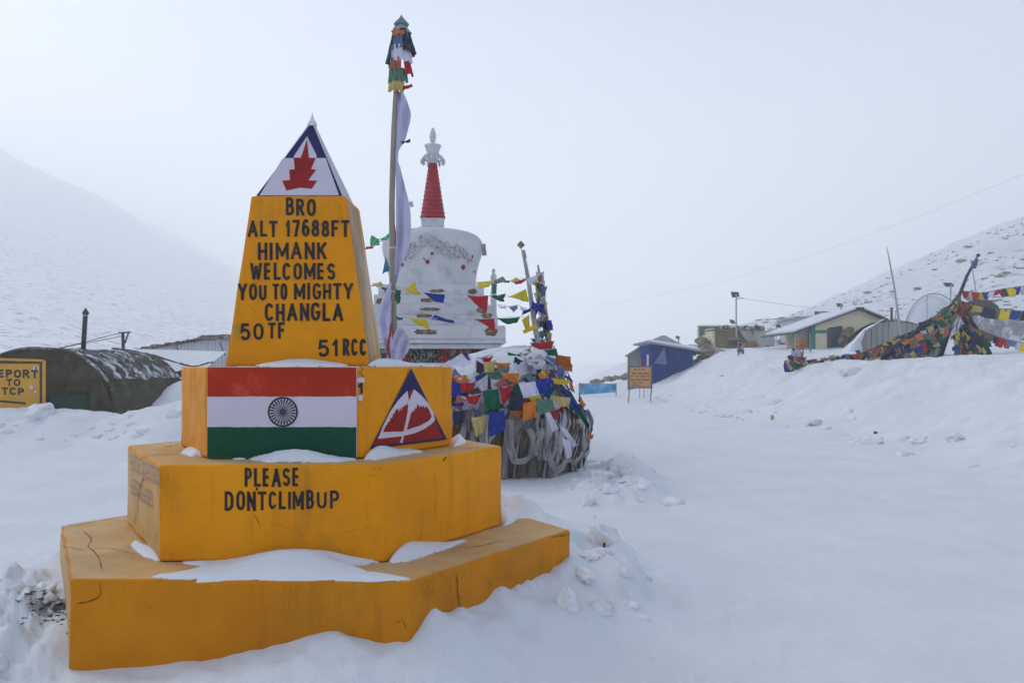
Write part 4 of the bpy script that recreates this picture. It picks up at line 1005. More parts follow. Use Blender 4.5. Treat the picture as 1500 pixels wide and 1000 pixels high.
MB().lathe([(at(0,420,19).z, .05), (at(0,405,19).z, .075), (at(0,400,19).z, .03), (at(0,396,19).z, .05), (at(0,393,19).z, .01)], at(723, 0, 19), 8).build('finial', PLASTER, pn, smooth=True)
cloth(*[at(x, y, 18.8) for x, y in [(720,414),(728,416),(727,430),(721,430)]], amp=.03).build('cloth', FC['fadegreen'], pn, smooth=True)

# ================================================================ heap of flags and scarves
HC = (-.22, 12.75); HT = 2.02
hh_ = [0,.2,.4,.55,.68,.8,.9,.97,1.0]; rh_ = [.95,1.0,1.02,.98,.90,.76,.52,.28,.02]
rL_ = [.95,1.0,1.02,1.02,1.0,.93,.72,.38,.02]; rR_ = [.84,.88,.88,.80,.66,.50,.36,.22,.02]
def hp(th, h, out=0):
    k_ = .5+.5*math.cos(th); k_ = k_*k_*(3-2*k_)
    r = float(np.interp(h, hh_, rL_))*(1-k_)+float(np.interp(h, hh_, rR_))*k_; cx = HC[0]+.50*h*h
    l = 1+.07*n1(math.cos(th)*2.2+h*2, math.sin(th)*2.2, 3)+.035*n1(math.cos(th)*6+h*5, math.sin(th)*6, 9)
    rx, ry = 1.37*l*r+out, 1.05*l*r+out
    return Vector((cx+rx*math.cos(th), HC[1]+ry*math.sin(th), HT*h-.05))
heap = thing('prayer_flag_heap', 'snow-topped heap of coloured prayer flags and grey scarves behind the monument', 'flag heap', (HC[0], HC[1], 0))
MB().grid(lambda u, v: hp(2*math.pi*u, v, -.05+.05*n1(u*40, v*12, 2)), 96, 30).build('core', KHATA2, heap, smooth=True)
def snowf(u, v):
    th = 2*math.pi*u; lo = .75+.12*n1(u*18, 0, 7)+.05*n1(u*47, 0, 8); h = lo+(1-lo)*v
    return hp(th, h, .055*math.sin(min(v*3, 1.57))+.03*n1(u*26, h*9, 5)-.03*(v < .02))+Vector((0, 0, .05*n1(u*14, v*5, 6)+.025*n1(u*40, v*12, 16)))
MB().grid(snowf, 120, 16).build('snow_cover', SNOW, heap, smooth=True)
# shared flag shapes
def flag_proto(k):
    r = random.Random(k)
    skew = r.uniform(-.25, .25); sq_ = r.uniform(.55, 1.05); nar = r.uniform(.6, 1.05) if k % 3 else .35
    def f(u, v):
        x = (u-.5)*(1+(nar-1)*v)+skew*v; z = -v*sq_-.06*math.sin(math.pi*u)*(1-v)
        y = -.05*(.3+v)*(math.sin(u*(6+k)+k+v*2)+.8*n1(u*2.2+k, v*2, k)*1.5)
        return (x, y, z)
    m = MB().grid(f, 5, 5); me = bpy.data.meshes.new('prayer_flag'); me.from_pydata(m.v, [], m.f)
    me.polygons.foreach_set('use_smooth', [True]*len(me.polygons)); me.materials.append(FC['white']); return me
PROTO = [flag_proto(k) for k in range(9)]
def put_flag(par, p, xdir, up, size, c, k, name='prayer_flag'):
    x = xdir.normalized(); z = (up - x*up.dot(x)).normalized(); y = z.cross(x)
    o = bpy.data.objects.new(name, PROTO[k % len(PROTO)]); COL.objects.link(o); o.parent = par
    m = Matrix((x, y, z)).transposed().to_4x4(); m.translation = p - wloc(par)
    o.matrix_basis = m @ Matrix.Diagonal((size, size, size, 1))
    o.material_slots[0].link = 'OBJECT'; o.material_slots[0].material = FC[c]
    return o
CY = ['blue', 'white', 'red', 'green', 'yellow']
r3 = random.Random(11); nf = 0
rows = [(.52,.10,.25),(.60,.08,.24),(.66,.10,.24),(.73,.09,.22),(.80,.07,.21),(.56,-.06,.25),(.86,.05,.19),(.92,.03,.17)]
for ri, (h0, sag, sz) in enumerate(rows):
    th = R(-178)+r3.uniform(0, .1); i = r3.randrange(5)
    while th < R(8):
        r = 1.3*float(np.interp(h0, hh_, rh_)); step = sz*1.06/max(r, .5)
        h = h0 - sag*math.sin((th+math.pi)*2.3+ri) + r3.uniform(-.015, .015)
        skip = (ri >= 3 and r3.random() < .45) or (ri >= 6 and r3.random() < .5)
        if not skip:
            p = hp(th, h, .07+.02*(ri % 3)); q = hp(th+.05, h-.02*math.cos(ri+th*3), .07+.02*(ri % 3)); up = hp(th, h+.05)-hp(th, h-.08)
            up = up.normalized()+Vector((r3.uniform(-.35, .35), 0, .5))
            c = CY[i % 5]
            if r3.random() < .35: c = {'blue':'fadeblue','white':'print','red':'fadered','green':'fadegreen','yellow':'fadeyellow'}[c]
            if r3.random() < .10: c = 'orange'
            put_flag(heap, p, q-p+Vector((0, 0, r3.uniform(-.035, .035))), up+Vector((r3.uniform(-.3, .3), 0, 0)), sz*r3.uniform(.65, 1.15), c, r3.randrange(9)); nf += 1
        i += 1; th += step
for _ in range(40):
    th = r3.uniform(R(-150), R(-8)); h = r3.uniform(.74, .985); p = hp(th, h, .075); q = hp(th+.08, h, .075)
    put_flag(heap, p, q-p, (hp(th, min(1, h+.03))-hp(th, h-.06)).normalized()+Vector((r3.uniform(-.8, .8), r3.uniform(-.5, 0), .1)), r3.uniform(.07, .17), r3.choice(['green','fadered','white','print','fadeyellow','fadeblue','red','blue','dark','white']), r3.randrange(9)); nf += 1
# individually recognisable flags in the front (pixel quads at the heap's front)
def fq(q, c, Y=11.45, s=0):
    cloth(*[at(a, b, Y) for a, b in q], amp=.02, seed=s, nu=7, nv=7).build('prayer_flag', FC[c], heap, smooth=True)
for s, (q, c, Y) in enumerate([
 ([(675,561),(697,559),(692,574),(675,575)],'red',11.75),([(681,580),(706,577),(697,593),(686,590)],'red',11.6),([(707,572),(730,569),(734,598),(711,602)],'green',11.5),([(731,569),(752,563),(746,582),(737,595)],'red',11.52),
 ([(748,572),(770,577),(766,602),(744,601)],'dark',11.45),([(759,560),(784,558),(790,578),(767,583)],'white',11.4),([(784,554),(807,553),(806,575),(786,577)],'blue',11.42),
 ([(716,603),(739,600),(741,628),(718,640)],'blue',11.42),([(690,611),(711,608),(709,632),(697,640)],'fadeyellow',11.5),([(766,590),(785,585),(783,611),(766,618)],'orange',11.4),([(784,583),(810,584),(812,600),(790,608)],'fadegreen',11.42),
 ([(822,566),(836,573),(864,622),(861,629)],'green',11.75),([(818,568),(830,572),(853,600),(846,604)],'blue',11.72),([(806,578),(836,582),(834,595),(818,596)],'fadeyellow',11.5),([(810,553),(834,556),(832,564),(812,562)],'yellow',11.6),
 ([(775,502),(812,499),(808,511),(790,512)],'red',11.9),([(796,512),(815,510),(818,522),(805,520)],'green',11.9),([(664,590),(680,588),(679,594),(664,595)],'blue',11.7),([(664,601),(683,600),(680,618),(664,625)],'dark',11.6),
 ([(708,530),(726,527),(724,545),(710,545)],'fadeyellow',11.75),([(724,530),(748,531),(745,541),(728,538)],'orange',11.72),([(728,536),(748,538),(744,547),(730,545)],'fadegreen',11.68),([(735,545),(761,546),(758,562),(742,556)],'orange',11.6),
 ([(706,524),(722,522),(718,530),(708,531)],'red',11.8),([(832,556),(838,560),(842,575),(836,572)],'orange',11.8),([(815,534),(828,538),(826,553),(817,552)],'fadeblue',11.75),([(862,634),(870,636),(868,643),(860,642)],'orange',12.0)]):
    fq(q, c, Y, s)
KHATL = mat('pale_scarf_cloth', (.50, .49, .51), .9, .15, 5, .4, 30, .05)
KHATB = mat('brown_scarf_cloth', (.17, .13, .09), .9, .3, 5, .4, 30, .05)
for _ in range(84):   # crumpled cloths tucked in between
    th = r3.uniform(R(-165), R(-28)); h = r3.uniform(.46, .96); p = hp(th, h, .06+r3.uniform(0, .05)); q = hp(th+.08, h+r3.uniform(-.03, .03), .06)
    put_flag(heap, p, q-p, (hp(th, min(1, h+.04))-hp(th, h-.06)).normalized()+Vector((r3.uniform(-1, 1), r3.uniform(-.5, .2), .1)), r3.uniform(.16, .34), r3.choice(['white','print','print','fadered','fadeyellow','fadeblue','fadegreen','dark','white','orange','green','blue']), r3.randrange(9)); nf += 1
# hanging scarves: folded ribbons
def scarf_mesh(path, wd, folds, seed, m, name='scarf'):
    P = [Vector(p) for p in path]; n = len(P)-1
    def f(u, v):
        t = v*n; i = min(int(t), n-1); p = P[i].lerp(P[i+1], t-i); d = (P[min(i+1, n)]-P[i]).normalized()
        out = (p-Vector((HC[0]+.1, HC[1], p.z))).normalized(); x = d.cross(out).normalized()
        w_ = wd*(.75+.35*math.sin(2.5*v+seed))
        return p + x*(u-.5)*w_ + out*(.020*math.cos(folds*2*math.pi*u+seed)+.03*n1(v*3+seed, u*2, seed))
    return MB().grid(f, 3*folds, 2*n).build(name, m, heap, smooth=True)
r4 = random.Random(21); th = R(-175)
while th < R(5):
    for layer_ in range(2):
        t0 = th+r4.uniform(-.03, .03); h0 = r4.uniform(.44, .60)-.06*layer_; h1 = max(.0, r4.uniform(-.02, .10)) if r4.random() < .7 else r4.uniform(.15, .3)
        sw = r4.uniform(-.10, .10); ou = .04+.05*layer_+r4.uniform(0, .04)
        path = [hp(t0+sw*math.sin(j/6*2), h0+(h1-h0)*j/6, ou+.03*math.sin(j)) for j in range(7)]
        scarf_mesh(path, r4.uniform(.05, .12), r4.choice([2, 3, 3]), r4.uniform(0, 9), r4.choice([KHATA, KHATL, KHATA, KHATA2, KHATA2, KHATL, KHATB]))
    th += .052
for (a0, a1, ht, lo, w_) in [(-86,-66,.47,.17,.13),(-62,-34,.52,.10,.12),(-54,-30,.46,.17,.06),(-42,-20,.40,.13,.10),(-112,-96,.50,.24,.08),(-26,-8,.42,.18,.10)]:
    path = [hp(R(a0+(a1-a0)*(.5-.5*math.cos(math.pi*j/10))+3*n1(j*.6, a0, 2)), ht-(ht-lo)*math.sin(math.pi*j/10)**.8+.015*n1(j*.8, a0, 5), .13) for j in range(11)]
    scarf_mesh(path, w_, 3, a0, KHATA)
for q in [[(797,600),(806,604),(818,628),(808,632)],[(818,622),(828,626),(846,652),(838,655)],[(823,640),(835,645),(838,668),(830,672)]]:
    fq(q, 'white', 11.45, 3)
# ================================================================ left: sign, tent, shed
def sign_frame(t, x0, x1, y0, y1, Y, wd, m, name='frame', rot=0):
    a, b, c, d = at(x0, y0, Y), at(x1, y0+rot, Y), at(x1, y1, Y), at(x0, y1, Y)
    for p, q in ((a, b), (b, c), (c, d), (d, a)): MB().bar(p, q, wd).build(name, m, t)
YS = 18.95
s1 = thing('direction_sign', 'yellow metal traffic post sign with black block lettering by the green tent', 'sign', (at(20,600,YS).x, YS, .4))
sign_frame(s1, -34, 64.5, 525, 640, YS, .055, SIGNY, rot=3)
MB().box(tuple(at(-26, 640, YS)+Vector((0,.02,0))), tuple(at(57, 532.5, YS)+Vector((0,.045,0)))).build('board', SIGNY, s1)
for a, b in ((-26, 540), (-26, 560)): pass
for x in (-30, 60.5): MB().bar(at(x, 640, YS+.01), at(x, 528, YS+.01), .03).build('post', DARKM, s1)
pS1 = (0, YS+.02, 0)
write(s1, 'lettering', [('REPORT', -15, 56, 540.5, 552.5, 1.5)], pS1, nF, BLACK, th=.22, off=.006, jit=.01)
write(s1, 'lettering', [('TO', 9.5, 30, 555, 565)], pS1, nF, BLACK, th=.22, off=.006, jit=.01)
write(s1, 'lettering', [('TCP', 2.5, 35.5, 567, 578, 1)], pS1, nF, BLACK, th=.22, off=.006, jit=.01)
mb = MB(); stroke(mb, [on_plane(-14, 586, pS1, nF), on_plane(38, 590.5, pS1, nF)], .045, nF, .006); mb.build('line', BLACK, s1, fix=False)
mb = MB(); face_poly(mb, [(49,536),(57,536),(57,543),(49,543)], pS1, nF, .007); mb.build('sticker', WHITE_P, s1, fix=False)
mb = MB(); stroke(mb, [on_plane(53, 537, pS1, nF), on_plane(53, 542, pS1, nF)], .03, nF, .0085); mb.build('sticker_mark', BLACK, s1, fix=False)
for (x, y, r) in ((46,567,3.2),(52,573.5,2)):
    mb = MB(); face_poly(mb, [(x+r*math.cos(k*.63), y+r*math.sin(k*.63)) for k in range(10)], pS1, nF, .007); mb.build('white_spot', WHITE_P, s1, fix=False)

tent = thing('barrel_tent', 'olive barrel shaped canvas tent with green door panel behind the left snow bank', 'tent', (-11.6, 20, .2))
TX, TA, TZ, TB = -11.55, 1.98, 2.09, -.15
def arch(u, Y, out=0, sag=0):
    a = math.pi*(1-u); c, s = math.cos(a), math.sin(a)
    return Vector((TX+(TA+out)*abs(c)**.86*math.copysign(1, c), Y, TB+(TZ-TB+out-sag)*abs(s)**.8))
def shell(u, v):
    Y = 20+4.4*v; rib = .11*abs(math.sin(v*math.pi*5))**.7; p = arch(u, Y+.05*n1(u*9, 0, 2)*(v < .05), .02-rib*.6)
    w_ = .035*n1(u*8+v*2, v*9+u*3, 3)+.02*n1(u*25, v*12, 4); c = Vector((TX, Y, .6)); return p+(p-c).normalized()*w_
MB().grid(shell, 60, 60).build('canvas_roof', OLIVE, tent, smooth=True)
def frost(u, v):
    uu = .50+.30*u; return arch(uu, 20.15+4.2*v, .035+.03*n1(u*9+v*7, v*10, 5)-.06*(1 if n1(u*6+v*4, v*5-u*3, 15) < -.12 else 0))
MB().grid(frost, 40, 50).build('frosted_patch', OLIVE_S, tent, smooth=True)
MB().grid(lambda u, v: Vector(((lambda p: (p.x, 20.06+.05*n1(u*11, v*3, 6)+.03*math.sin(u*26), TB+(p.z-TB)*v))(arch(u, 20)))), 60, 20).build('front_wall', OLIVE, tent, smooth=True)
MB().tube([arch(i/40, 19.99, .015+.01*n1(i*.4, 0, 7)) for i in range(41)], .035, 6).build('front_hem', OLIVE_S, tent, smooth=True)
cloth(*[at(x, y, 19.93) for x, y in [(72,574),(128,578),(130,640),(70,640)]], amp=.03, seed=2).build('door_panel', TEAL, tent, smooth=True)
cloth(*[at(x, y, 19.8) for x, y in [(128,560),(150,556),(172,612),(128,620)]], amp=.10, seed=4, nu=14, nv=14).build('canvas_flap', OLIVE, tent, smooth=True)
cloth(*[at(x, y, 19.85) for x, y in [(150,552),(164,575),(186,608),(150,626)]], amp=.06, seed=5, nu=14, nv=14).build('canvas_flap', OLIVE, tent, smooth=True)
cloth(*[at(x, y, 19.90) for x, y in [(56,576),(72,580),(72,640),(56,640)]], amp=.01, seed=2).build('dark_panel', DARKM, tent, smooth=True)
ch = thing('chimney_pipe', 'dark stove pipe with pointed cap rising from the olive tent', 'chimney', at(123.5, 515, 21.5))
MB().tube([at(121.5,520,21.5), at(125,462,21.5)], .062, 10).build('pipe', DARKM, ch, smooth=True)
MB().lathe([(at(0,461.5,21.5).z, .06), (at(0,460,21.5).z, .06), (at(0,459,21.5).z, .095), (at(0,450.5,21.5).z, .005)], at(125.5, 0, 21.5), 10).build('cap', DARKM, ch)
MB().lathe([(at(0,463,21.5).z, .066), (at(0,460.5,21.5).z, .066)], at(125, 0, 21.5), 10).build('collar', GREYM, ch)
# snow covered tarpaulin roof
sr = thing('snowy_canvas_shelter', 'snow covered canvas shelter with dark sagging edge right of the olive tent', 'shelter', (at(230,560,25.5).x, 25.5, .5))
ed = [(164,511),(190,514),(210,518),(225,521),(240,526),(255,531),(270,535),(285,538),(300,534),(312,531)]
def edge(u):
    t = u*(len(ed)-1); i = min(int(t), len(ed)-2); k = t-i; return (ed[i][0]+(ed[i+1][0]-ed[i][0])*k, ed[i][1]+(ed[i+1][1]-ed[i][1])*k)
def roofs(u, v):
    x, y = edge(u); p = at(x-28*v-10*v*u, y+(1.0+24*u)*v+1.2*n1(u*6, v*3, 3), 26.6-2.2*v); return p+Vector((0, 0, .04*n1(u*7, v*5, 8)))
MB().grid(roofs, 40, 20).build('snow_layer', SNOW, sr, smooth=True)
def back(u, v):
    x, y = edge(u); top = (164+u*168, 511-u*1.5); return at(x+(top[0]-x)*v, y-1+(top[1]+6*u-y)*v, 26.7+3*v)
MB().grid(back, 30, 6).build('rear_snow', SNOW, sr, smooth=True)
MB().tube([at(*edge(i/30), 26.6)+Vector((0, 0, .01+.03*n1(i*.7, 0, 4))) for i in range(31)], .04, 6).build('dark_hem', OLIVE, sr, smooth=True)
for (x0, y0, x1, y1) in ((243,548,255,560),(252,545,262,575),(258,544,266,566)):
    MB().bar(at(x0, y0, 25), at(x1, y1, 25), .04).build('strut', DARKM, sr)
cloth(*[at(x, y, 24.9) for x, y in [(236,547),(266,542),(268,568),(262,575)]], amp=.04, seed=7).build('canvas_end', OLIVE, sr, smooth=True)
# shed
sh = thing('long_shed', 'long pale sheet metal shed with cluttered roof edge at the mountain foot', 'shed', (at(270,540,31).x, 31, .3))
tl_ = [(196,514),(220,509),(250,505),(285,499),(310,495),(345,493)]
YH = 31
for i in range(30):
    x0 = 198+i*5; x1 = x0+4.7; yt = float(np.interp(x0, [p[0] for p in tl_], [p[1] for p in tl_]))+1
    a = at(x0, 560, YH+.03*(i % 2)); b = at(x1, yt, YH+.03*(i % 2)+.02)
    MB().box((a.x, a.y, a.z), (b.x, b.y, b.z)).build('sheet', mat('pale_sheet', (.50, .52, .56), .7, .08, 2, .2, 5, .2), sh)
MB().tube([at(x, y-.5, YH-.1) for x, y in tl_], .05, 6).build('roof_edge', DARKM, sh)
mb = MB()
for i in range(45):
    x = 205+i*3.1; y = float(np.interp(x, [p[0] for p in tl_], [p[1] for p in tl_])); s_ = rnd.uniform(.03, .10)*(1.7 if x > 295 else 1)
    p = at(x, y-rnd.uniform(-1.5, 2.2), YH-.12+rnd.uniform(0, .3)); mb.box(tuple(p-Vector((s_*1.6, s_, s_*.5))), tuple(p+Vector((s_*1.6, s_, s_*.5))), rot=rnd.uniform(0, 3))
o = mb.build('roof_clutter', ROCK, sh); o['kind'] = 'stuff'
for pts in ([(258,508),(261,512),(265,516)], [(322,502),(326,512),(330,520)], [(252,503),(262,500),(270,503)]): MB().tube([at(x, y, YH-.2) for x, y in pts], .02, 5).build('loose_rope', CORDD, sh)
up_ = thing('utility_post', 'short dark utility post with crossarm behind the olive tent', 'post', at(181, 520, 27.5))
MB().tube([at(181,530,27.5), at(180,486,27.5)], .055, 8).build('post', DARKM, up_)
MB().bar(at(174,487.5,27.5), at(191,486.5,27.5), .05).build('crossarm', DARKM, up_)
MB().bar(at(188,488,27.5), at(183,503,27.5), .04).build('brace', DARKM, up_)
for i, pts in enumerate(([(179,487),(150,494),(120,502),(60,516),(0,522)], [(179,492),(150,498),(110,505),(50,519)])):
    t = MB().tube([at(x, y, 27.5-(180-x)*.02) for x, y in pts], .013, 4)
    c0 = t.v[0]; t.v = [(v[0]-c0[0], v[1]-c0[1], v[2]-c0[2]) for v in t.v]; o = t.build('wire', CORDD); o.location = c0
    tag(o, ('upper', 'lower')[i]+' sagging wire running left from the utility post', 'wire')

# ================================================================ right side huts
def ribs(t, x0, x1, y0f, y1f, Y, n, m, w_=.03, yf=None):
    pass
# blue hut
YB = 48.0
bh = thing('blue_hut', 'blue sheet metal hut with low grey gable roof on the snow slope', 'hut', (at(985,556,YB).x, YB, .8))
def panel(t, name, q, Y, m, th=.06, YR=None):
    """slab from 4 pixel corners; YR = depth at the right pair"""
    YR = Y if YR is None else YR
    P = [at(q[0][0], q[0][1], Y), at(q[1][0], q[1][1], YR), at(q[2][0], q[2][1], YR), at(q[3][0], q[3][1], Y)]
    d = Vector((0, th, 0)); return MB().hull8([P[3], P[2], P[2]+d, P[3]+d], [P[0], P[1], P[1]+d, P[0]+d]).build(name, m, t)
A = [(952,500,YB-1.2),(1015.5,510.5,YB),]
nP = 13
for i in range(nP):  # sheets of the long wall
    u0 = i/nP; u1 = (i+.94)/nP; X = lambda u: 952+63.5*u; T = lambda u: 501.5+10*u; D = lambda u: YB-1.2+1.2*u
    panel(bh, 'wall_sheet', [(X(u0),T(u0)),(X(u1),T(u1)),(X(u1),572),(X(u0),572)], D(u0)+.04*(i % 2), HUTB, .05, D(u1)+.04*(i % 2))
for i in range(4):
    u0 = i/4; u1 = (i+.94)/4; X = lambda u: 937.5+14*u
    panel(bh, 'side_sheet', [(X(u0),502),(X(u1),500.5),(X(u1),575),(X(u0),575)], YB-.2-1.0*u0, HUTB, .05, YB-.2-1.0*u1)
panel(bh, 'rear_wall', [(937.5,503),(1015,511),(1015,572),(937.5,572)], YB+2.2, HUTB, .06)
P = [at(927,503.5,YB-1.0), at(946,499,YB-1.9), at(1028,512.5,YB-.3), at(1024,514,YB+2.6), at(940,503,YB+2.6)]
MB().hull8([p-Vector((0, 0, .09)) for p in P], P).build('roof', GREYM, bh)
MB().hull8([at(946,498.7,YB-1.85), at(1027,512,YB-.3), at(1020,508,YB+1.6), at(950,500,YB+1.6)], [at(950,496.6,YB-1.4), at(1022,508.5,YB-.1), at(1016,506,YB+1.5), at(952,498,YB+1.5)]).build('roof_snow', SNOW, bh, smooth=False)
MB().hull8([at(950,500,YB-.9), at(1006,508,YB-.2), at(1006,508,YB+1.6), at(950,500,YB+1.6)], [at(969,491.2,YB-.6), at(974,491.2,YB-.5), at(975,491.2,YB+1.4), at(970,491.2,YB+1.4)]).build('gable', GREYM, bh)
lt = panel(bh, 'lean_to_wall', [(921,519),(938,509),(938,573),(921,573)], YB+.6, mat('lean_to_sheet', (.36, .39, .43), .6, .12, 3, .1), .06)
panel(bh, 'lean_to_roof', [(918.5,520),(940,506.5),(940,509),(918.5,522.5)], YB+.3, WOOD, .8)
panel(bh, 'lean_to_post', [(919.5,521),(922.5,519),(922.5,573),(919.5,573)], YB+.4, WOOD, .1)
panel(bh, 'pale_panel', [(924,527),(934,525),(934,545),(924,545)], YB+.5, GREYM, .05)
layer2 = MB().poly([at(958,532,YB-1.30), at(969,515,YB-1.2), at(973,509,YB-1.15), at(977,534,YB-1.05)]); layer2.build('pale_stain', mat('blue_faded_patch', (.13, .17, .32), .6, .2, 2, 0), bh, fix=False)
# stone pile right of the hut
def blob(c, r, seed, sub=2, amp=.28, fl=(1, 1, .7)):
    bm = bmesh.new(); bmesh.ops.create_icosphere(bm, subdivisions=sub, radius=1)
    for v in bm.verts:
        k = 1+amp*n1(v.co.x*1.3+seed, v.co.y*1.3+v.co.z*1.7+seed, seed)*1.5+amp*.4*n1(v.co.x*4, v.co.y*4+v.co.z*3, seed+1)
        v.co = Vector((v.co.x*r*fl[0]*k, v.co.y*r*fl[1]*k, v.co.z*r*fl[2]*k))
    mb = MB(); mb.add([v.co+Vector(c) for v in bm.verts], [tuple(v.index for v in f.verts) for f in bm.faces]); bm.free(); return mb
def scatter(name, lab, cat, pts, m, rng_, seed, group=None, part='stone'):
    r = random.Random(seed); t = thing(name, lab, cat, pts[0], group)
    for i, p in enumerate(pts): blob(p, r.uniform(*rng_), seed+i, 1, .3).build(part, m, t)
    return t
r5 = random.Random(3)
scatter('stone_pile', 'pile of brown stones and snow between blue hut and plank hut', 'stone pile', [at(r5.uniform(1014,1046), r5.uniform(512,545), YB+1+r5.uniform(0, 2)) for _ in range(34)], ROCK, (.15, .42), 5)
scatter('stone_pile', 'rubble heap leaning against the left wall of the plank hut', 'stone pile', [at(r5.uniform(1024,1048), r5.uniform(498,520), 53+r5.uniform(0, 1.5)) for _ in range(30)], ROCK, (.18, .45), 9)
r5.seed(8)
scatter('stone_pile', 'row of brown rocks on the snow slope left of the blue hut', 'stone pile', [at(x, 561-(x-868)*.19+r5.uniform(-3, 3), 62+r5.uniform(-2, 2)) for x in range(868, 923, 3)], ROCK, (.12, .38), 12)
# orange notice board
YO = 36.0
ob = thing('notice_board', 'orange notice board with illegible purple text on two thin legs', 'sign', (at(938,590,YO).x, YO, .1))
MB().box(tuple(at(921.5, 568, YO)), tuple(at(954.5, 536.5, YO)+Vector((0, .05, 0)))).build('board', SIGNO, ob)
for (a, b, c, d) in ((920.5,535.5,955.5,537.5),(920.5,566.5,955.5,568.5),(920.5,536,922.5,568),(953.5,536,955.5,568)):
    MB().box(tuple(at(a, d, YO-.03)), tuple(at(c, b, YO-.03)+Vector((0, .1, 0)))).build('frame', SIGNP, ob)
for x, dx in ((922,-2.0),(954.5,-3.0)): MB().bar(at(x, 568, YO+.05), at(x+dx, 597, YO+.05), .05).build('leg', WOOD, ob)
for (y, segs, h) in ((540,[(929,933),(935,938),(940,944)],2.0),(545.5,[(926,932),(934,941),(943,950)],2.6),(550,[(924,929),(931,936),(938,945),(947,951)],1.8),(555,[(924,930),(932,939),(940,951)],2.4),(559.5,[(926,934),(936,942)],1.6),(563,[(925,938)],1.4)):
    for a, b in segs: MB().box(tuple(at(a, y+h, YO-.012)), tuple(at(b, y, YO-.012)+Vector((0, .008, 0)))).build('text_smudge', SIGNP, ob)
for (x, c, y0, m) in ((937.5,'red',523,FC['fadered']),(943.5,'dark',521,FC['blue']),(949,'white',519,CREAMW)):
    t = MB().box(tuple(at(x-1.2, 536, YO+3)), tuple(at(x+1.2, y0, YO+3)+Vector((0, .06, 0)))); c0 = Vector(t.v[0]); t.v = [tuple(Vector(v)-c0) for v in t.v]
    t.add(*(lambda q: (q.v, q.f))(MB().box((.02, .02, -2.2), (.05, .05, .1)))); o = t.build('marker_post', m); o.location = c0
    tag(o, {'red':'faded red','dark':'dark blue','white':'cream white'}[c]+' marker post standing behind the orange notice board', 'post')
# blue banner
bb = thing('banner', 'low pale and bright blue banner stretched across the far end of the road', 'banner', (at(875,575,44).x, 44, .1))
def bq(u, v):
    x = 848.5+54*u; y0 = 561+.8*u; y1 = 578-3.5*u; return at(x, y0+(y1-y0)*v, 44+.04*math.sin(u*20))
MB().grid(bq, 30, 6).build('cloth_sheet', BANB, bb, smooth=True)
for x in (848.5, 902.5): MB().bar(at(x, 590, 44.05), at(x, 560, 44.05), .05).build('post', WOOD, bb)
MB().box(tuple(at(850, 567, 43.93)), tuple(at(855, 562.5, 43.94))).build('orange_mark', FC['fadered'], bb)
MB().box(tuple(at(896, 571, 43.93)), tuple(at(902, 563, 43.94))).build('dark_mark', FC['teal'], bb)
# green billboard
YG = 60
gb = thing('billboard', 'green billboard with white mountain picture above the brown plank hut', 'billboard', (at(1058,520,YG).x, YG, 2))
MB().box(tuple(at(1024, 505, YG)), tuple(at(1093, 477.5, YG)+Vector((0, .1, 0)))).build('board', BILLG, gb)
for (a, b, c, d) in ((1022,476,1094,478),(1022,478,1024,512),(1092.5,478,1094,484)):
    MB().box(tuple(at(a, d, YG-.05)), tuple(at(c, b, YG-.05)+Vector((0, .2, 0)))).build('frame', CREAMW, gb)
mb = MB(); mb.poly([at(x, y, YG-.03) for x, y in [(1024,504),(1024,494),(1031,490),(1036,492),(1042,486),(1045,484),(1050,505)]]); mb.build('picture', WHITE_P, gb, fix=False)
for i in range(7):
    MB().box(tuple(at(1057+i*5, 481.2, YG-.04)), tuple(at(1060+i*5, 478.8, YG-.035))).build('text_smudge', WHITE_P, gb)
for x in (1023, 1093): MB().bar(at(x, 535, YG+.1), at(x, 500, YG+.1), .14).build('post', WOOD, gb)
# brown plank hut
YP = 53
ph = thing('plank_hut', 'brown plank hut with dark window and cluttered snowy roof', 'hut', (at(1073,520,YP).x, YP, 2))
for i in range(7):
    y1 = 484.5+i*4.2
    MB().box(tuple(at(1047.5, y1+4.0, YP+.02*(i % 2))), tuple(at(1097, y1, YP+.02*(i % 2))+Vector((0, .1, 0)))).build('plank', PLANK, ph)
MB().box(tuple(at(1067, 505.5, YP-.04)), tuple(at(1083, 497.5, YP-.02))).build('window', DARKM, ph)
MB().box(tuple(at(1065.5, 497.6, YP-.08)), tuple(at(1084, 495.6, YP-.02))).build('window_sill', WOOD, ph)
MB().box(tuple(at(1043.5, 520, YP)), tuple(at(1047.3, 480.5, YP)+Vector((0, 2, 0)))).build('corner_post', CREAMW, ph)
MB().box(tuple(at(1044, 484.3, YP-.2)), tuple(at(1120, 481.8, YP-.2)+Vector((0, 2.4, 0)))).build('roof_board', PLANK, ph)
for i in range(18):
    x = 1048+i*4; p = at(x, 481-rnd.uniform(0, 2.5), YP+rnd.uniform(0, .8)); blob(p, rnd.uniform(.10, .28), i, 1).build('roof_load', [ROCK, GREYM, SNOW, DARKM][i % 4], ph)
cloth(*[at(x, y, YP-.15) for x, y in [(1083,484),(1096,481),(1122,520),(1108,524)]], amp=.15, seed=3).build('tarpaulin', GTARP, ph, smooth=True)
cloth(*[at(x, y, YP) for x, y in [(1096,483),(1120,483),(1122,510),(1106,508)]], amp=.12, seed=5).build('tarpaulin', GREYM, ph, smooth=True)
cloth(*[at(x, y, YP-1.2) for x, y in [(1107,508),(1121,503),(1122,526),(1110,515)]], amp=.1, seed=5).build('tarpaulin', GTARP, ph, smooth=True)
MB().box(tuple(at(1104, 506, YP-.1)), tuple(at(1120, 486, YP+2))).build('side_wall', GTARP, ph)
blob(at(1100,507,YP-.3), .45, 4, 2).build('sack', mat('rust_sack', (.22, .12, .07), .9, .3, 5, .5), ph, smooth=True)
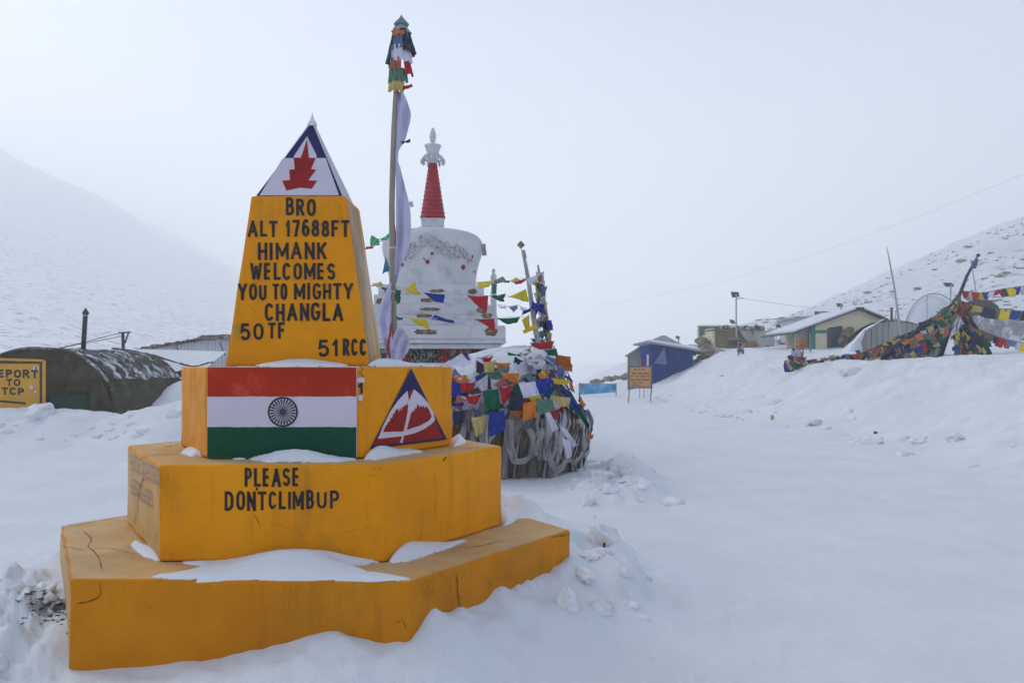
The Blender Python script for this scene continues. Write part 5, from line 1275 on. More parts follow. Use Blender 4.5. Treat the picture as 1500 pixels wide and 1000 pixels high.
blob(at(1090,507,YP-.3), .38, 6, 2).build('sack', PLANK, ph, smooth=True)
MB().hull8([at(1042,540,50), at(1064,533,50), at(1064,533,50.2), at(1042,540,50.2)], [at(1042,505,50), at(1064,514,50), at(1064,514,50.2), at(1042,505,50.2)]).build('low_wall', GTARP, ph)
MB().bar(at(1042.5,545,49.9), at(1042.5,503,49.9), .12).build('wall_post', WOOD, ph)
# solar lamps
def solar_lamp(label, x, ytop, ybot, Y, pw, phh, small=None, arm=None, lean=0):
    t = thing('solar_lamp', label, 'street lamp', at(x, ybot, Y), 'solar lamps among the huts')
    MB().tube([at(x+lean, ybot+10, Y), at(x, ytop+phh*.5, Y)], .045*Y/50, 6).build('pole', GREYM, t)
    c = at(x, ytop+phh/2, Y-.05); a = pw/2/FPX*Y; b = phh/2/FPX*Y
    MB().hull8([c+Vector((-a, 0, -b)), c+Vector((a*.9, 0, -b*.8)), c+Vector((a*.9, .1, -b*.8)), c+Vector((-a, .1, -b))], [c+Vector((-a*.95, .35, b)), c+Vector((a, .35, b*.9)), c+Vector((a, .45, b*.9)), c+Vector((-a*.95, .45, b))]).build('solar_panel', SOLAR, t)
    if arm: MB().bar(at(x, arm[1]+1.5, Y), at(arm[0], arm[1], Y), .05).build('arm', GREYM, t); MB().box(tuple(at(arm[0]-2, arm[1]+.8, Y)), tuple(at(arm[0]+3, arm[1]-.6, Y)+Vector((0, .15, 0)))).build('lamp_head', GREYM, t)
    if small:
        q = at(small[0], small[1], Y-.2); MB().hull8([q+Vector((-.13, 0, -.1)), q+Vector((.16, 0, -.14)), q+Vector((.16, .05, -.14)), q+Vector((-.13, .05, -.1))], [q+Vector((-.18, .1, .14)), q+Vector((.1, .1, .1)), q+Vector((.1, .15, .1)), q+Vector((-.18, .15, .14))]).build('floodlight', DARKM, t)
    return t
solar_lamp('tallest solar lamp, its pole rising over the plank hut roof', 1078.5, 426.5, 484, 50, 11, 9, small=(1073.5,471), arm=(1086,436.5))
solar_lamp('small solar panel on a post over the blue hut roof', 994, 491.5, 505, 52, 5.5, 5)
solar_lamp('solar lamp between the white dome tent and the leaning flag pole', 1393, 413, 440, 46, 12, 7, lean=-1)
solar_lamp('small solar lamp above the panels on the white hut', 1232, 443.5, 460, 60, 8, 6)
solar_lamp('distant solar lamp left of the white hut', 1159, 466.5, 485, 64, 6, 4)
# far small buildings
fh = thing('small_hut', 'small cream hut with flat snowy roof left of the green-cornered hut', 'hut', (at(1150,510,56).x, 56, 2.5))
MB().box(tuple(at(1138, 515, 56)), tuple(at(1163, 498, 56)+Vector((0, 2, 0)))).build('wall', CREAMW, fh)
MB().hull8([at(1135,500,55.8), at(1165,490,55.8), at(1165,490,58), at(1135,500,58)], [at(1136,498,55.8), at(1165,487,55.8), at(1165,486,58), at(1136,497,58)]).build('roof', SNOW, fh)
MB().box(tuple(at(1142, 511, 55.95)), tuple(at(1149, 502, 55.97))).build('window', DARKM, fh)
MB().box(tuple(at(1162.8, 515, 55.9)), tuple(at(1165, 492, 55.9)+Vector((0, .1, 0)))).build('corner_trim', TRIMG, fh)
rk = thing('panel_rack', 'rack of dark solar panels left of the white hut', 'solar panels', (at(1150,480,62).x, 62, 3))
for i in range(4):
    MB().hull8([at(1137+i*7.2, 480, 62), at(1143.5+i*7.2, 480, 62), at(1143.5+i*7.2, 480, 62.1), at(1137+i*7.2, 480, 62.1)], [at(1137+i*7.2, 475, 62.6), at(1143.5+i*7.2, 475, 62.6), at(1143.5+i*7.2, 475, 62.7), at(1137+i*7.2, 475, 62.7)]).build('solar_panel', SOLAR, rk)
for x in (1137, 1143, 1150, 1158): MB().bar(at(x, 515, 62.2), at(x, 479, 62.2), .07).build('leg', GREYM, rk)
MB().bar(at(1136,484,62.1), at(1165,483,62.1), .10).build('rail', DARKM, rk)
MB().box(tuple(at(1138, 475.5, 62.2)), tuple(at(1147, 471.5, 62.2)+Vector((0, .4, 0)))).build('cabinet', GREYM, rk)
wh = thing('flat_roof_hut', 'white flat roofed hut behind the cream gabled hut', 'hut', (at(1190,490,52).x, 52, 3))
WWL = mat('white_hut_wall', (.52, .53, .55), .7, .06, 2, .1)
MB().box(tuple(at(1167, 500, 52)), tuple(at(1215, 466, 52)+Vector((0, 3, 0)))).build('wall', WWL, wh)
MB().box(tuple(at(1165.5, 466.5, 51.8)), tuple(at(1218, 463, 51.8)+Vector((0, 3.4, 0)))).build('roof_slab', GREYM, wh)
MB().box(tuple(at(1173, 484, 51.95)), tuple(at(1193, 473, 51.97))).build('window', GREYM, wh)
for i in range(4):
    MB().hull8([at(1193+i*9.6, 463.5, 52.4), at(1201.8+i*9.6, 463.5, 52.4), at(1201.8+i*9.6, 463.5, 52.5), at(1193+i*9.6, 463.5, 52.5)], [at(1193+i*9.6, 456, 53.4), at(1201.8+i*9.6, 456, 53.4), at(1201.8+i*9.6, 456, 53.5), at(1193+i*9.6, 456, 53.5)]).build('solar_panel', SOLAR, wh)
# cream gabled hut with green corner
YC = 42
chh = thing('gabled_hut', 'cream gabled hut with green corner trim and dark doorway', 'hut', (at(1240,515,YC).x, YC, 2))
def prism(t, name, pts, Y, dep, m): 
    a = [at(x, y, Y) for x, y in pts]; 
    mb = MB(); n = len(a); b = [p+Vector((0, dep, 0)) for p in a]
    mb.add(a+b, [tuple(range(n)), tuple(reversed(range(n, 2*n)))]+[(i, n+i, n+(i+1) % n, (i+1) % n) for i in range(n)]); return mb.build(name, m, t)
prism(chh, 'front_wall', [(1194,530),(1194,476),(1230,463),(1261,453),(1298,468),(1298,530)], YC, 4.5, CREAMW)
prism(chh, 'corner_trim', [(1188,530),(1188,478),(1194.5,475),(1194.5,530)], YC-.02, .3, TRIMG)
prism(chh, 'trim_band', [(1194.8,488),(1194.8,483.5),(1212,483.5),(1212,488)], YC-.04, .05, TRIMG)
prism(chh, 'side_wall', [(1166,530),(1166,487),(1188,478.5),(1188,530)], YC+.8, .2, WWL)
prism(chh, 'side_door', [(1184.5,530),(1184.5,488),(1187.5,487),(1187.5,530)], YC+.7, .1, mat('brown_door', (.16, .07, .035), .7, .2, 5, .1), )
prism(chh, 'door', [(1212,530),(1212,481),(1216,479.5),(1216,530)], YC-.05, .1, MATS['brown_door'])
prism(chh, 'doorway', [(1216,530),(1216,479.5),(1234,477),(1234,530)], YC-.03, .1, mat('dark_teal_door', (.035, .07, .10), .6, .2, 3, .1))
def roof_slab(t, a, b, Y0, Y1, th, m, name): 
    A_, B_ = at(*a, Y0), at(*b, Y0); d = Vector((0, Y1-Y0, 0)); h = Vector((0, 0, th)); MB().hull8([A_, B_, B_+d, A_+d], [A_+h, B_+h, B_+d+h, A_+d+h]).build(name, m, t)
roof_slab(chh, (1160,489.5), (1261,452.5), YC-.4, YC+4.8, .07, DARKM, 'roof')
roof_slab(chh, (1261,452.5), (1302,469), YC-.4, YC+4.8, .07, DARKM, 'roof')
roof_slab(chh, (1166,485.2), (1255,452.5), YC-.3, YC+4.7, .10, SNOW, 'roof_snow')
roof_slab(chh, (1266,452.6), (1296,464.7), YC-.3, YC+4.7, .08, SNOW, 'roof_snow')
MB().box(tuple(at(1256, 453, YC-.45)), tuple(at(1266, 449.8, YC-.45)+Vector((0, .5, 0)))).build('ridge_cap', DARKM, chh)
scatter('stone_pile', 'rubble leaning by the doorway of the green-cornered hut', 'stone pile', [at(1235+r5.uniform(-3, 12), 480+r5.uniform(0, 38), YC-.35+r5.uniform(-.1, .2)) for _ in range(26)], ROCK, (.12, .30), 31)
sp_ = thing('wall_clutter', 'orange-brown bundle and poles beside the green-cornered hut', 'bundle', at(1172, 520, 38))
blob(at(1174,503,38), .22, 3, 2, .3, (1,1,1.2)).build('bundle', mat('rust_bundle', (.30, .13, .05), .9, .3, 6, .5), sp_, smooth=True)
MB().bar(at(1173,530,38), at(1178,505,38), .06).build('stick', WOOD, sp_); MB().bar(at(1188,530,38), at(1186,488,38.2), .05).build('stick', WOOD, sp_)
# grey corrugated half barrel hut
YQ = 37
qh = thing('barrel_hut', 'grey corrugated half barrel hut half buried in snow', 'hut', (at(1300,520,YQ).x, YQ, 2))
QC = at(1311, 540, YQ); QA = 78/FPX*YQ; QH = 70/FPX*YQ
def qa(u, Y, o=0):
    a = math.pi*(1-u); return Vector((QC.x+.41*(Y-YQ)+(QA+o)*math.cos(a), Y, QC.z+(QH+o)*math.sin(a)**.9 if math.sin(a) > 0 else QC.z))
GRB = mat('grey_corrugated', (.33, .32, .31), .6, .10, 3, .1, 8, .3, stretch=(1, 1, .3))
for i in range(26):
    u0 = .03+i*.0362; u1 = u0+.033; mb = MB(); a, b = qa(u0, YQ+.03*(i % 2)), qa(u1, YQ+.03*(i % 2)); z0 = QC.z-1
    mb.hull8([Vector((a.x, a.y, z0)), Vector((b.x, a.y, z0)), Vector((b.x, a.y+.05, z0)), Vector((a.x, a.y+.05, z0))], [a, b, b+Vector((0, .05, 0)), a+Vector((0, .05, 0))]); mb.build('front_sheet', GRB, qh)
MB().grid(lambda u, v: qa(u, YQ-.05+5*v, .03), 40, 12).build('curved_roof', GRB, qh, smooth=True)
MB().grid(lambda u, v: qa(.05+.40*u, YQ+.05+4.7*v, .05+.07*math.sin(math.pi*u)+.03*n1(u*8, v*6, 2)), 30, 12).build('roof_snow', SNOW, qh, smooth=True)
def sbf(u, v):
    ks = [0, .33, .66, 1]; ox = float(np.interp(u, ks, [1224,1243,1265,1295])); oy = float(np.interp(u, ks, [524,504,482,466.5])); ix = float(np.interp(u, ks, [1264,1262,1266,1295])); iy = float(np.interp(u, ks, [524,503,487,468]))
    return at(ox+(ix-ox)*v+1.2*n1(u*6, v*4, 3), oy+(iy-oy)*v+1.2*n1(u*5, v*4, 9), YQ-.12-.75*math.sin(math.pi*v)*(1-u*.6)+.12*n1(u*5, v*4, 8))
MB().grid(sbf, 24, 12).build('snow_bank', SNOW, qh, smooth=True)
c2 = thing('chimney_pipe', 'small red-brown stove pipe rising from the grey barrel hut', 'chimney', at(1306, 465, YQ+1.5)); MB().tube([at(1306,470,YQ+1.5), at(1306,452,YQ+1.5)], .055, 8).build('pipe', mat('rusty_pipe', (.10, .04, .03), .7, .2, 8, .1), c2); MB().lathe([(at(0,452,YQ+1.5).z, .07), (at(0,450.5,YQ+1.5).z, .07)], at(1306, 0, YQ+1.5), 8).build('cap', DARKM, c2)
# white dome tent
wd_ = thing('dome_tent', 'large white snow covered dome tent behind the grey barrel hut', 'tent', (at(1360,490,58).x, 58, 3))
DC = at(1362, 492, 60); DR = 44/FPX*60; DHH = 60/FPX*60
MB().grid(lambda u, v: Vector((DC.x+DR*math.cos(2*math.pi*u)*math.cos(v*1.57), DC.y+DR*math.sin(2*math.pi*u)*math.cos(v*1.57), DC.z-.6+(DHH+.6)*math.sin(v*1.57)**.9)), 40, 14).build('canvas', mat('white_canvas', (.62, .64, .70), .8, .06, 1, .2, 3), wd_, smooth=True)
MB().tube([Vector((DC.x-DR*1.01*math.cos(a), DC.y-.6, DC.z-.6+(DHH+.65)*math.sin(a)**.9 if math.sin(a) > 0 else DC.z)) for a in [math.pi*i/24 for i in range(25)]], .05, 5).build('hoop', GREYM, wd_)
# masts and poles
ms = thing('radio_mast', 'tall thin grey mast leaning left in front of the barrel hut', 'mast', at(1322, 500, 34)); MB().tube([at(1323,520,34), at(1318,480,34), at(1310,420,34), at(1303,382,34), at(1299,362,34)], [.055,.05,.04,.028,.012], 6).build('mast', GREYM, ms)
for i, (xa, ya, xb, yb, Y, lab) in enumerate([(1310,515,1312,455,36,'thin grey pole beside the leaning radio mast'),(1358,480,1358,431,50,'thin white pole in front of the dome tent'),(1431,436,1422,380,31,'thin dark stick crossing the flag heap pole')]):
    t = MB().tube([at(xa, ya, Y), at(xb, yb, Y)], .022*Y/34, 5); c0 = at(xa, ya, Y); t.v = [tuple(Vector(v)-c0) for v in t.v]; o = t.build('thin_pole', GREYM); o.location = c0; tag(o, lab, 'pole')
# boulders on the right hill (only the ones large enough to count)
def hillY(px, py):
    lo, hi = 55., 158.
    for Y in np.arange(60, 160, .5):
        p = at(px, py, Y)
        if zg(p.x, p.y) >= p.z: return Y
    return 155.
for i, (x, y, r, lab) in enumerate([(1271,430,1.1,'squared tan boulder on the ridge of the right hill'),(1408,383,1.3,'long brown rock high on the right hill behind the flag pole'),(1344,425,.9,'flat brown rock right of the leaning mast on the hill'),(1475,402,1.0,'dark rock near the right edge of the hill'),(1370,396,.8,'brown rock at the crest of the right hill'),(1452,372,.9,'upper right rock below the hill crest')]):
    Y = hillY(x, y); p = at(x, y, Y); mb = blob((0, 0, 0), r, 40+i, 2, .3, (1.3, 1, .45)); o = mb.build('boulder', ROCK); o.scale = (.5, .5, .4); o.location = (p.x, p.y, zg(p.x, p.y)+.1); tag(o, lab, 'boulder', 'boulders on the right hill')
# small rocks poking through the snow, joined
def rocks(name, n, fx, seed, r0, r1):
    r = random.Random(seed); mb = MB()
    base = blob((0, 0, 0), 1, 3, 1, .35)
    for _ in range(n):
        x, y = fx(r); z = zg(x, y); s_ = r.uniform(r0, r1)*(1 if r.random() < .8 else 1.8); a = r.uniform(-.3, .3); ca, sa = math.cos(a), math.sin(a); b = r.uniform(1, 2.4)
        mb.add([(x+(v[0]*b*ca-v[1]*sa)*s_, y+(v[0]*b*sa+v[1]*ca)*s_, z+v[2]*s_*.55+.05*s_) for v in base.v], base.f)
    o = mb.build(name, ROCK, fix=False); tag(o, kind='stuff')
def hx(r):
    while True:
        y = r.uniform(62, 156); x = .178*y + r.uniform(2, 75)
        if n1(x*.07, y*.05, 4)+.6*n1(x*.22, y*.16, 5) > -.05+r.uniform(-.2, .2): return x, y
rocks('hillside_rocks', 1700, hx, 5, .06, .26)
# small litter stones on the bank
def sx(r):
    y = r.uniform(10, 36); return float(np.interp(y, [0,12,17.5,24,31,36], [5.9,6.6,7.7,7.0,6.5,5.5]))+r.uniform(-.3, 4), y
rocks('bank_stones', 14, sx, 6, .015, .05)
def gx(r): return -2.60+r.gauss(0, .09), 4.70+r.gauss(0, .09)
o_ = None
rocks('gravel', 260, gx, 7, .003, .0085); bpy.data.objects['gravel'].data.materials[0] = mat('dark_gravel', (.075, .07, .07), .9, .4, 20, .3)

# ================================================================ right flag heap
YR = 30.0
fhp = thing('prayer_flag_heap', 'sprawling tent of multicoloured prayer flags tied to a dark leaning pole', 'flag heap', (at(1400,530,YR).x, YR, 1.8))
MB().tube([at(1372,540,YR), at(1388,492,YR), at(1404,436,YR), at(1416,405,YR), at(1426,386,YR), at(1433,373,YR)], [.09,.08,.07,.06,.045,.02], 8).build('leaning_pole', DARKM, fhp, smooth=True)
blob(at(1433,374,YR), .09, 2, 1).build('pole_knob', DARKM, fhp)
cloth(*[at(x, y, YR-.1) for x, y in [(1424,382),(1434,378),(1430,394),(1422,392)]], amp=.05).build('prayer_flag', FC['fadeblue'], fhp, smooth=True)
r6 = random.Random(14)
AP = at(1403, 437, YR)
strings = [([(1403,437),(1385,462),(1345,488),(1300,507),(1250,520),(1200,530),(1160,533)], -.6, 3, 62), ([(1402,440),(1370,470),(1330,496),(1280,520),(1240,531)], -1.0, 2, 34),
 ([(1402,442),(1375,478),(1345,505),(1310,530)], -1.3, 2, 20), ([(1403,444),(1385,480),(1362,510),(1345,533)], -1.5, 2, 17), ([(1404,446),(1396,480),(1380,510),(1368,534)], -1.5, 2, 15),
 ([(1405,446),(1408,475),(1412,500),(1418,529)], -1.2, 1, 14), ([(1406,444),(1420,470),(1436,497),(1450,520)], -.8, 1, 12), ([(1404,440),(1390,450),(1372,470),(1360,482)], -.3, 1, 9), ([(1340,533),(1370,532),(1400,530),(1425,523)], -1.0, 1, 11)]
DL = ['blue','fadeyellow','red','green','yellow','fadeblue','fadegreen','fadered','fadeyellow','dark','print','orange','fadeblue','fadegreen','dark','dark','blue','fadered','fadegreen','dark']
def curve(pts, t):
    L = len(pts)-1; u = t*L; j = min(int(u), L-1); f = u-j
    return (pts[j][0]+(pts[j+1][0]-pts[j][0])*f, pts[j][1]+(pts[j+1][1]-pts[j][1])*f, pts[j+1][0]-pts[j][0], pts[j+1][1]-pts[j][1])
for si, (pts, dy, rep, cnt) in enumerate(strings):
    MB().tube([at(x, y, YR+dy*i/(len(pts)-1)) for i, (x, y) in enumerate(pts)], .03, 5).build('cord', FC['dark'], fhp)
MAIN = [(1403,437),(1388,458),(1352,482),(1305,506),(1250,522),(1200,531),(1158,535)]
for i in range(135):   # long garland trailing left along the snow
    t = (i+r6.random())/135; x, y, dx, dy_ = curve(MAIN, t); th_ = 7+9*math.sin(math.pi*min(1, t*1.5)); k = r6.uniform(-.7, 1)
    p = at(x+r6.uniform(-2, 2), y+k*th_*.6-5, YR-1.0*t-.35*k-r6.uniform(0, .2))
    put_flag(fhp, p, Vector((dx, r6.uniform(-12, 12), -dy_*r6.uniform(.2, 1.1))), Vector((r6.uniform(-.8, .8), r6.uniform(-.2, .6), 1)), r6.uniform(.19, .34)*(.75 if x < 1270 else 1), r6.choice(DL), r6.randrange(9))
for i in range(130):   # fan of strings below the pole
    gx_ = r6.choice([1275, 1300, 1318, 1335, 1350, 1362, 1405, 1418, 1432, 1446])+r6.uniform(-6, 6); gy = 534 if gx_ < 1400 else 534-(gx_-1400)*.27
    t = r6.random()**.75; sag = 10*math.sin(math.pi*t)*(1 if gx_ < 1350 else .2)
    x = 1403+(gx_-1403)*t; y = 442+(gy-8-442)*t+sag
    p = at(x, y, YR-.2-1.4*t-r6.uniform(0, .15)); put_flag(fhp, p, Vector((gx_-1403, r6.uniform(-20, 20), -(gy-442)*r6.uniform(.2, 1))), Vector((r6.uniform(-.8, .8), r6.uniform(-.1, .4), 1)), r6.uniform(.20, .36), r6.choice(DL), r6.randrange(9))
for i in range(22):   # thick twisted cloth under the long garland
    t0 = .06+i*.042; xa, ya, dx, dy_ = curve(MAIN, t0); xb, yb, _, _ = curve(MAIN, min(1, t0+.075)); hgt = (16 if t0 < .55 else 9)
    P = [at(xa, ya-3, YR-t0+.1), at(xb, yb-3, YR-t0+.1), at(xb-3, min(536, yb+hgt), YR-t0-.4), at(xa-3, min(536, ya+hgt), YR-t0-.4)]
    cloth(*P, amp=.12, seed=i+40, nu=8, nv=8, fold=3).build('bunched_cloth', FC[['dark','fadegreen','fadered','fadeblue','green','print','dark','fadeyellow'][i*5 % 8]], fhp, smooth=True)
for i, (g0, g1, c) in enumerate([(1268,1296,'dark'),(1288,1312,'fadegreen'),(1304,1330,'fadeblue'),(1322,1345,'print'),(1338,1356,'green'),(1350,1368,'fadered'),(1356,1374,'dark'),(1398,1412,'fadegreen'),(1408,1422,'fadered'),(1418,1434,'dark'),(1430,1450,'green'),(1386,1400,'print')]):
    yy = lambda x: 535 if x < 1400 else 535-(x-1400)*.27
    end = .55 if i == 11 else 1
    q = [(1400+i*.5,440),(1404+i*.5,441),(1402+(g1-1402)*end,441+(yy(g1)-441)*end),(1402+(g0-1402)*end,441+(yy(g0)-441)*end)]
    P = [at(q[0][0], q[0][1], YR), at(q[1][0], q[1][1], YR), at(q[2][0], q[2][1], YR-1.3), at(q[3][0], q[3][1], YR-1.3)]
    cloth(*P, amp=.14, seed=i, nu=10, nv=16, fold=3).build('bunched_cloth', FC[c], fhp, smooth=True)
lb_ = thing('prayer_flag_bundle', 'upright bundle of striped faded flags at the left end of the long flag heap', 'flag bundle', at(1168, 535, 30))
MB().tube([at(1162,545,30), at(1171,503,30)], .05, 6).build('stake', WOOD, lb_)
for i in range(34):
    x = 1150+r6.random()*34; top = 535-(1-abs(x-1168)/20)*28*r6.random()
    put_flag(lb_, at(x, top-6*max(0, 1-abs(x-1170)/15), 29.9-r6.random()*.3), Vector((1, r6.uniform(-.5, .5), r6.uniform(-.3, .3))), Vector((r6.uniform(-.4, .4), 0, 1)), r6.uniform(.2, .38), r6.choice(['white','fadered','blue','print','fadeyellow','dark','fadered','orange']), r6.randrange(9))
# strings at the right edge
GR2 = 'prayer flag strings running to the right edge'
def hung(name, lab, pts, Ya, Yb, n, sz, cols, grp, dark=False):
    P = []; L = len(pts)-1
    for i in range(n+1):
        u = i/n*L; j = min(int(u), L-1); f = u-j; x = pts[j][0]+(pts[j+1][0]-pts[j][0])*f; y = pts[j][1]+(pts[j+1][1]-pts[j][1])*f; P.append(at(x, y, yat(x, (pts[0][0], Ya), (pts[-1][0], Yb))))
    t = thing(name, lab, 'flag string', P[0], grp); MB().tube(P, .012, 4).build('cord', CORDD, t)
    for i in range(n):
        put_flag(t, P[i].lerp(P[i+1], .5), P[i+1]-P[i], Vector((r6.uniform(-.2, .2), r6.uniform(-.1, .3), 1)), sz*r6.uniform(.85, 1.15), cols[i % len(cols)], r6.randrange(9))
hung('prayer_flag_string', 'bright flag string at the right edge, the highest of the three', [(1411,426),(1440,429),(1470,423),(1500,419),(1560,412)], 30, 27, 16, .30, ['red','white','red','yellow','blue','white','red','red','green','yellow','blue','white','red','print','yellow','yellow'], GR2)
hung('prayer_flag_string', 'thick dark flag string at the right edge, the middle of the three', [(1405,440),(1435,448),(1465,452),(1500,456),(1560,460)], 30, 26, 26, .36, ['dark','fadegreen','fadered','green','yellow','fadeblue','fadeyellow','blue','fadegreen','dark'], GR2)
hung('prayer_flag_string', 'sparse flag string at the right edge, the lowest of the three', [(1405,455),(1425,478),(1445,488),(1470,496),(1500,502),(1560,506)], 30, 26, 18, .32, ['dark','red','fadered','fadeblue','white','yellow','fadeblue','fadered','fadegreen'], GR2)
# low grey structures behind the right strings
ns_ = thing('net_shelter', 'grey netted shelter behind the strings at the right edge', 'shelter', at(1465, 500, 40))
cloth(*[at(x, y, 40) for x, y in [(1425,462),(1560,455),(1560,512),(1420,508)]], amp=.2, seed=3, nu=20, nv=10).build('netting', mat('grey_netting', (.34, .33, .34), .9, .25, 2, .6, 6, .1, col2=(.62, .63, .68), c2scale=2, c2lo=.5, c2hi=.6), ns_, smooth=True)
gb_ = thing('barrel_hut', 'low dark barrel roof behind the thick flag string at right', 'hut', at(1430, 455, 50)); MB().grid(lambda u, v: at(1404+64*u, 456-19*math.sin(math.pi*u)**.6, 50+4*v), 24, 6).build('curved_roof', GREYM, gb_, smooth=True)
prism(gb_, 'front_wall', [(1405,480)]+[(1404+64*k/12, 456.5-18.5*math.sin(math.pi*k/12)**.6) for k in range(1, 12)]+[(1467,480)], 50.02, .1, DARKM)
# overhead cables
def cable(lab, pts, r):
    P = [at(*p) for p in pts]; t = MB().tube([tuple(p-P[0]) for p in P], r, 4); o = t.build('cable', CORDD); o.location = P[0]; tag(o, lab, 'cable')
cable('long thin cable sloping down from the upper right edge', [(1600,218,40),(1500,255,44),(1350,316,50),(1200,370,58),(1050,415,66),(900,445,76),(800,452,84)], .0038)
cable('thin wire from the tall solar lamp to the huts', [(1087,437,50),(1120,442,50.5),(1155,447,51),(1190,451,52)], .009)

# ================================================================ dog
def dog():
    D = 42.0; base = at(1085, 541, D); base.z = zg(base.x, base.y)
    t = thing('dog', 'dark and pale shaggy dog standing on the snow bank below the plank hut', 'dog', base)
    me = bpy.data.meshes.new('body'); V = [(0,-.22,.42),(0,-.05,.43),(0,.15,.43),(0,.30,.44),(0,.40,.55),(.04,.47,.64),(.05,.55,.62),(.05,.63,.60), # spine,neck,head,muzzle
      (.09,.28,.30),(.09,.27,.15),(.09,.29,.02),(-.09,.28,.30),(-.09,.27,.15),(-.09,.29,.02),
      (.09,-.22,.30),(.09,-.28,.16),(.09,-.25,.02),(-.09,-.22,.30),(-.09,-.28,.16),(-.09,-.25,.02), (0,-.32,.46),(.05,-.42,.55),(.10,-.40,.64)]
    E = [(0,1),(1,2),(2,3),(3,4),(4,5),(5,6),(6,7),(3,8),(8,9),(9,10),(3,11),(11,12),(12,13),(0,14),(14,15),(15,16),(0,17),(17,18),(18,19),(0,20),(20,21),(21,22)]
    Rr = [.13,.13,.14,.13,.09,.085,.06,.035,.055,.035,.032,.055,.035,.032,.065,.035,.032,.065,.035,.032,.05,.045,.03]
    m = Matrix.Rotation(R(160), 3, 'Z')
    me.from_pydata([tuple(m @ Vector(v)*1.12) for v in V], E, []); me.materials.append(DOGM)
    o = bpy.data.objects.new('body', me); COL.objects.link(o); o.parent = t
    sk = o.modifiers.new('skin', 'SKIN'); me.skin_vertices[0].data[0].use_root = True
    for i, r in enumerate(Rr): me.skin_vertices[0].data[i].radius = (r*1.1, r*1.1)
    su = o.modifiers.new('sub', 'SUBSURF'); su.levels = su.render_levels = 2
    for sx_ in (-1, 1):
        e = MB().add([tuple(m @ Vector((.05+sx_*.05+dx, .47+dy, z))*1.12) for dx, dy, z in ((-.03,0,.70),(.03,0,.70),(.015,.03,.705),(sx_*.02,0,.79))], [(0,1,2),(0,1,3),(1,2,3),(2,0,3)])
        q = bpy.data.meshes.new('ear'); q.from_pydata(e.v, [], e.f); q.materials.append(DOGM); eo = bpy.data.objects.new('ear', q); COL.objects.link(eo); eo.parent = t
dog()

# ================================================================ lumps of ploughed snow
def clod(x, y, r, seed, lab, fl=(1, .8, .7), sink=.35, name='snow_clod'):
    mb = blob((0, 0, 0), r, seed, 4, .34, fl)
    o = mb.build(name, CLOD, smooth=True); o.location = (x, y, zg(x, y)+r*fl[2]*(1-2*sink)*.6); o.rotation_euler = (0, 0, seed*1.3); tag(o, lab, 'snow clod', 'broken lumps of ploughed snow')
def clod_px(px, py, Y, rp, seed, lab, fl=(1, .8, .8)):
    p = at(px, py, Y); clod(p.x, p.y, rp/FPX*Y*.85, seed, lab, fl)
clod_px(862, 700, 9.6, 14, 1, 'pointed dirty snow lump at the left end of the rubble below the flag heap', (.8,.8,1.1))
clod_px(893, 700, 9.9, 13, 2, 'dirty snow lump in the middle of the rubble below the flag heap')
clod_px(925, 688, 10.4, 13, 3, 'flat slab of snow at the right end of the rubble below the flag heap', (.8,.8,1.1))
clod_px(880, 660, 11.4, 18, 4, 'broad rounded snow lump just right of the grey scarves', (1.3,.9,.7))
clod_px(915, 668, 11.0, 15, 5, 'low snow lump behind the rubble right of the flag heap', (1.3,.9,.6))
clod_px(832, 866, 4.95, 24, 6, 'wedge shaped yellowish snow block leaning beside the lowest step', (.9,.7,1.0))
clod_px(862, 800, 5.6, 17, 7, 'small round snow lump at the right corner of the lowest step', (1,.8,.6))
clod_px(880, 810, 5.9, 20, 8, 'ragged snow block right of the lowest step corner', (.8,1,.9))
clod_px(856, 838, 5.3, 19, 9, 'snow block between the step corner and the wedge block', (1.2,.8,.7))
clod_px(18, 880, 4.9, 26, 10, 'large smooth snow block at the left edge of the picture', (.9,.8,.9))
clod_px(62, 872, 4.9, 26, 11, 'overhanging snow block above the dark gravel left of the monument', (1.1,.9,.7))
clod_px(52, 620, 17.6, 13, 12, 'rounded snow boulder on the left snow bank under the yellow sign', (1.2,1,1))
clod_px(60, 605, 18.1, 19, 13, 'snow cap heaped in front of the yellow sign', (1.3,1,.8))
for i, (x, y, Y, r, lab) in enumerate([(1195,607,21.5,13,'snow lump with green scrap on the right bank'),(1140,588,26,10,'lump of snow on the right bank below the barrel hut'),(1278,628,17.5,14,'snow lump with dark stone at the foot of the right bank'),(1400,590,15.5,15,'snow block high on the right bank under the flag heap'),(1250,570,24,16,'broad snow lump on the crest slope of the right bank'),(1060,603,26,9,'small snow lump at the far foot of the right bank'),(1345,600,16.5,12,'grey snow chunk midway up the right bank')]):
    clod_px(x, y, Y, r, 20+i, lab, (1.3,.9,.6))
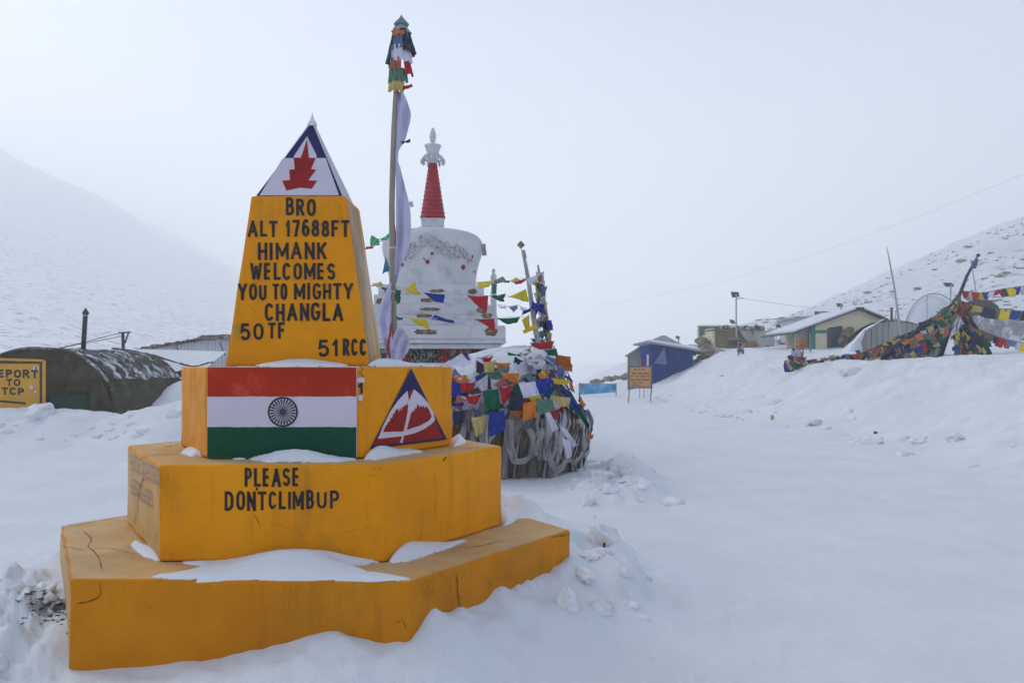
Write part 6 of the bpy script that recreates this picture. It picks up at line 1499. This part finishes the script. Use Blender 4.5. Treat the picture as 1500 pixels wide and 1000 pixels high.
def rubble(name, n, fx, seed, r0, r1):
    r = random.Random(seed); mb = MB(); bs = [blob((0, 0, 0), 1, 50+k, 2, .4) for k in range(5)]
    for _ in range(n):
        x, y = fx(r); z = zg(x, y); s_ = r.uniform(r0, r1)*(1 if r.random() < .75 else 1.9); a = r.uniform(0, 6.3); ca, sa = math.cos(a), math.sin(a); b = r.choice(bs)
        mb.add([(x+(v[0]*ca-v[1]*sa)*s_, y+(v[0]*sa+v[1]*ca)*s_, z-.30*s_+v[2]*s_*.9) for v in b.v], b.f)
    o = mb.build(name, CLOD, smooth=True, fix=False); tag(o, kind='stuff')
rubble('snow_rubble', 50, lambda r: ((lambda y: (float(np.interp(y, [0,12,17.5,24,31,36,46], [5.9,6.6,7.7,7.0,6.5,5.5,5.2]))+abs(r.gauss(0, 1.3))-.3, y))(r.uniform(9, 42))), 3, .05, .17)
rubble('snow_rubble', 60, lambda r: (1.35+r.gauss(0, .30), 11.2+r.gauss(0, .9)), 4, .03, .09)
rubble('snow_rubble', 22, lambda r: (.72+r.gauss(0, .16), 5.5+r.gauss(0, .38)), 5, .015, .055)
rubble('snow_rubble', 30, lambda r: (-2.95+r.gauss(0, .28), 4.75+r.gauss(0, .28)), 6, .015, .06)
rubble('snow_rubble', 60, lambda r: (r.uniform(-15, -3.5), 16.4+abs(r.gauss(0, .8))), 7, .03, .11)
# small scraps on the bank
for (x, y, Y, c, lab, q) in [(1131,614,23.5,'fadeyellow','yellow cloth scrap frozen upright in the right bank',(-2,-7,3,6)),(1155,606,24,'fadegreen','small dark green scrap beside a snow lump on the bank',(-4,-2,4,2)),(1283,633,17.2,'dark','dark stone showing at the foot of the right bank',(-3,-2,3,2)),(1021,603,33,'fadeyellow','tiny yellow scrap near the far road edge',(-1.5,-3,1.5,3)),(885,801,5.75,'dark','dark thin scrap standing in the snow lumps right of the steps',(-1.5,-8,2,6))]:
    P = [at(x+a, y+b, Y) for a, b in ((q[0],q[1]),(q[2],q[1]+1),(q[2]-1,q[3]),(q[0],q[3]))]; c0 = P[3]
    t = cloth(*[p-c0 for p in P], amp=.01, nu=4, nv=4); o = t.build('cloth_scrap', FC[c], smooth=True); o.location = c0; tag(o, lab, 'scrap')
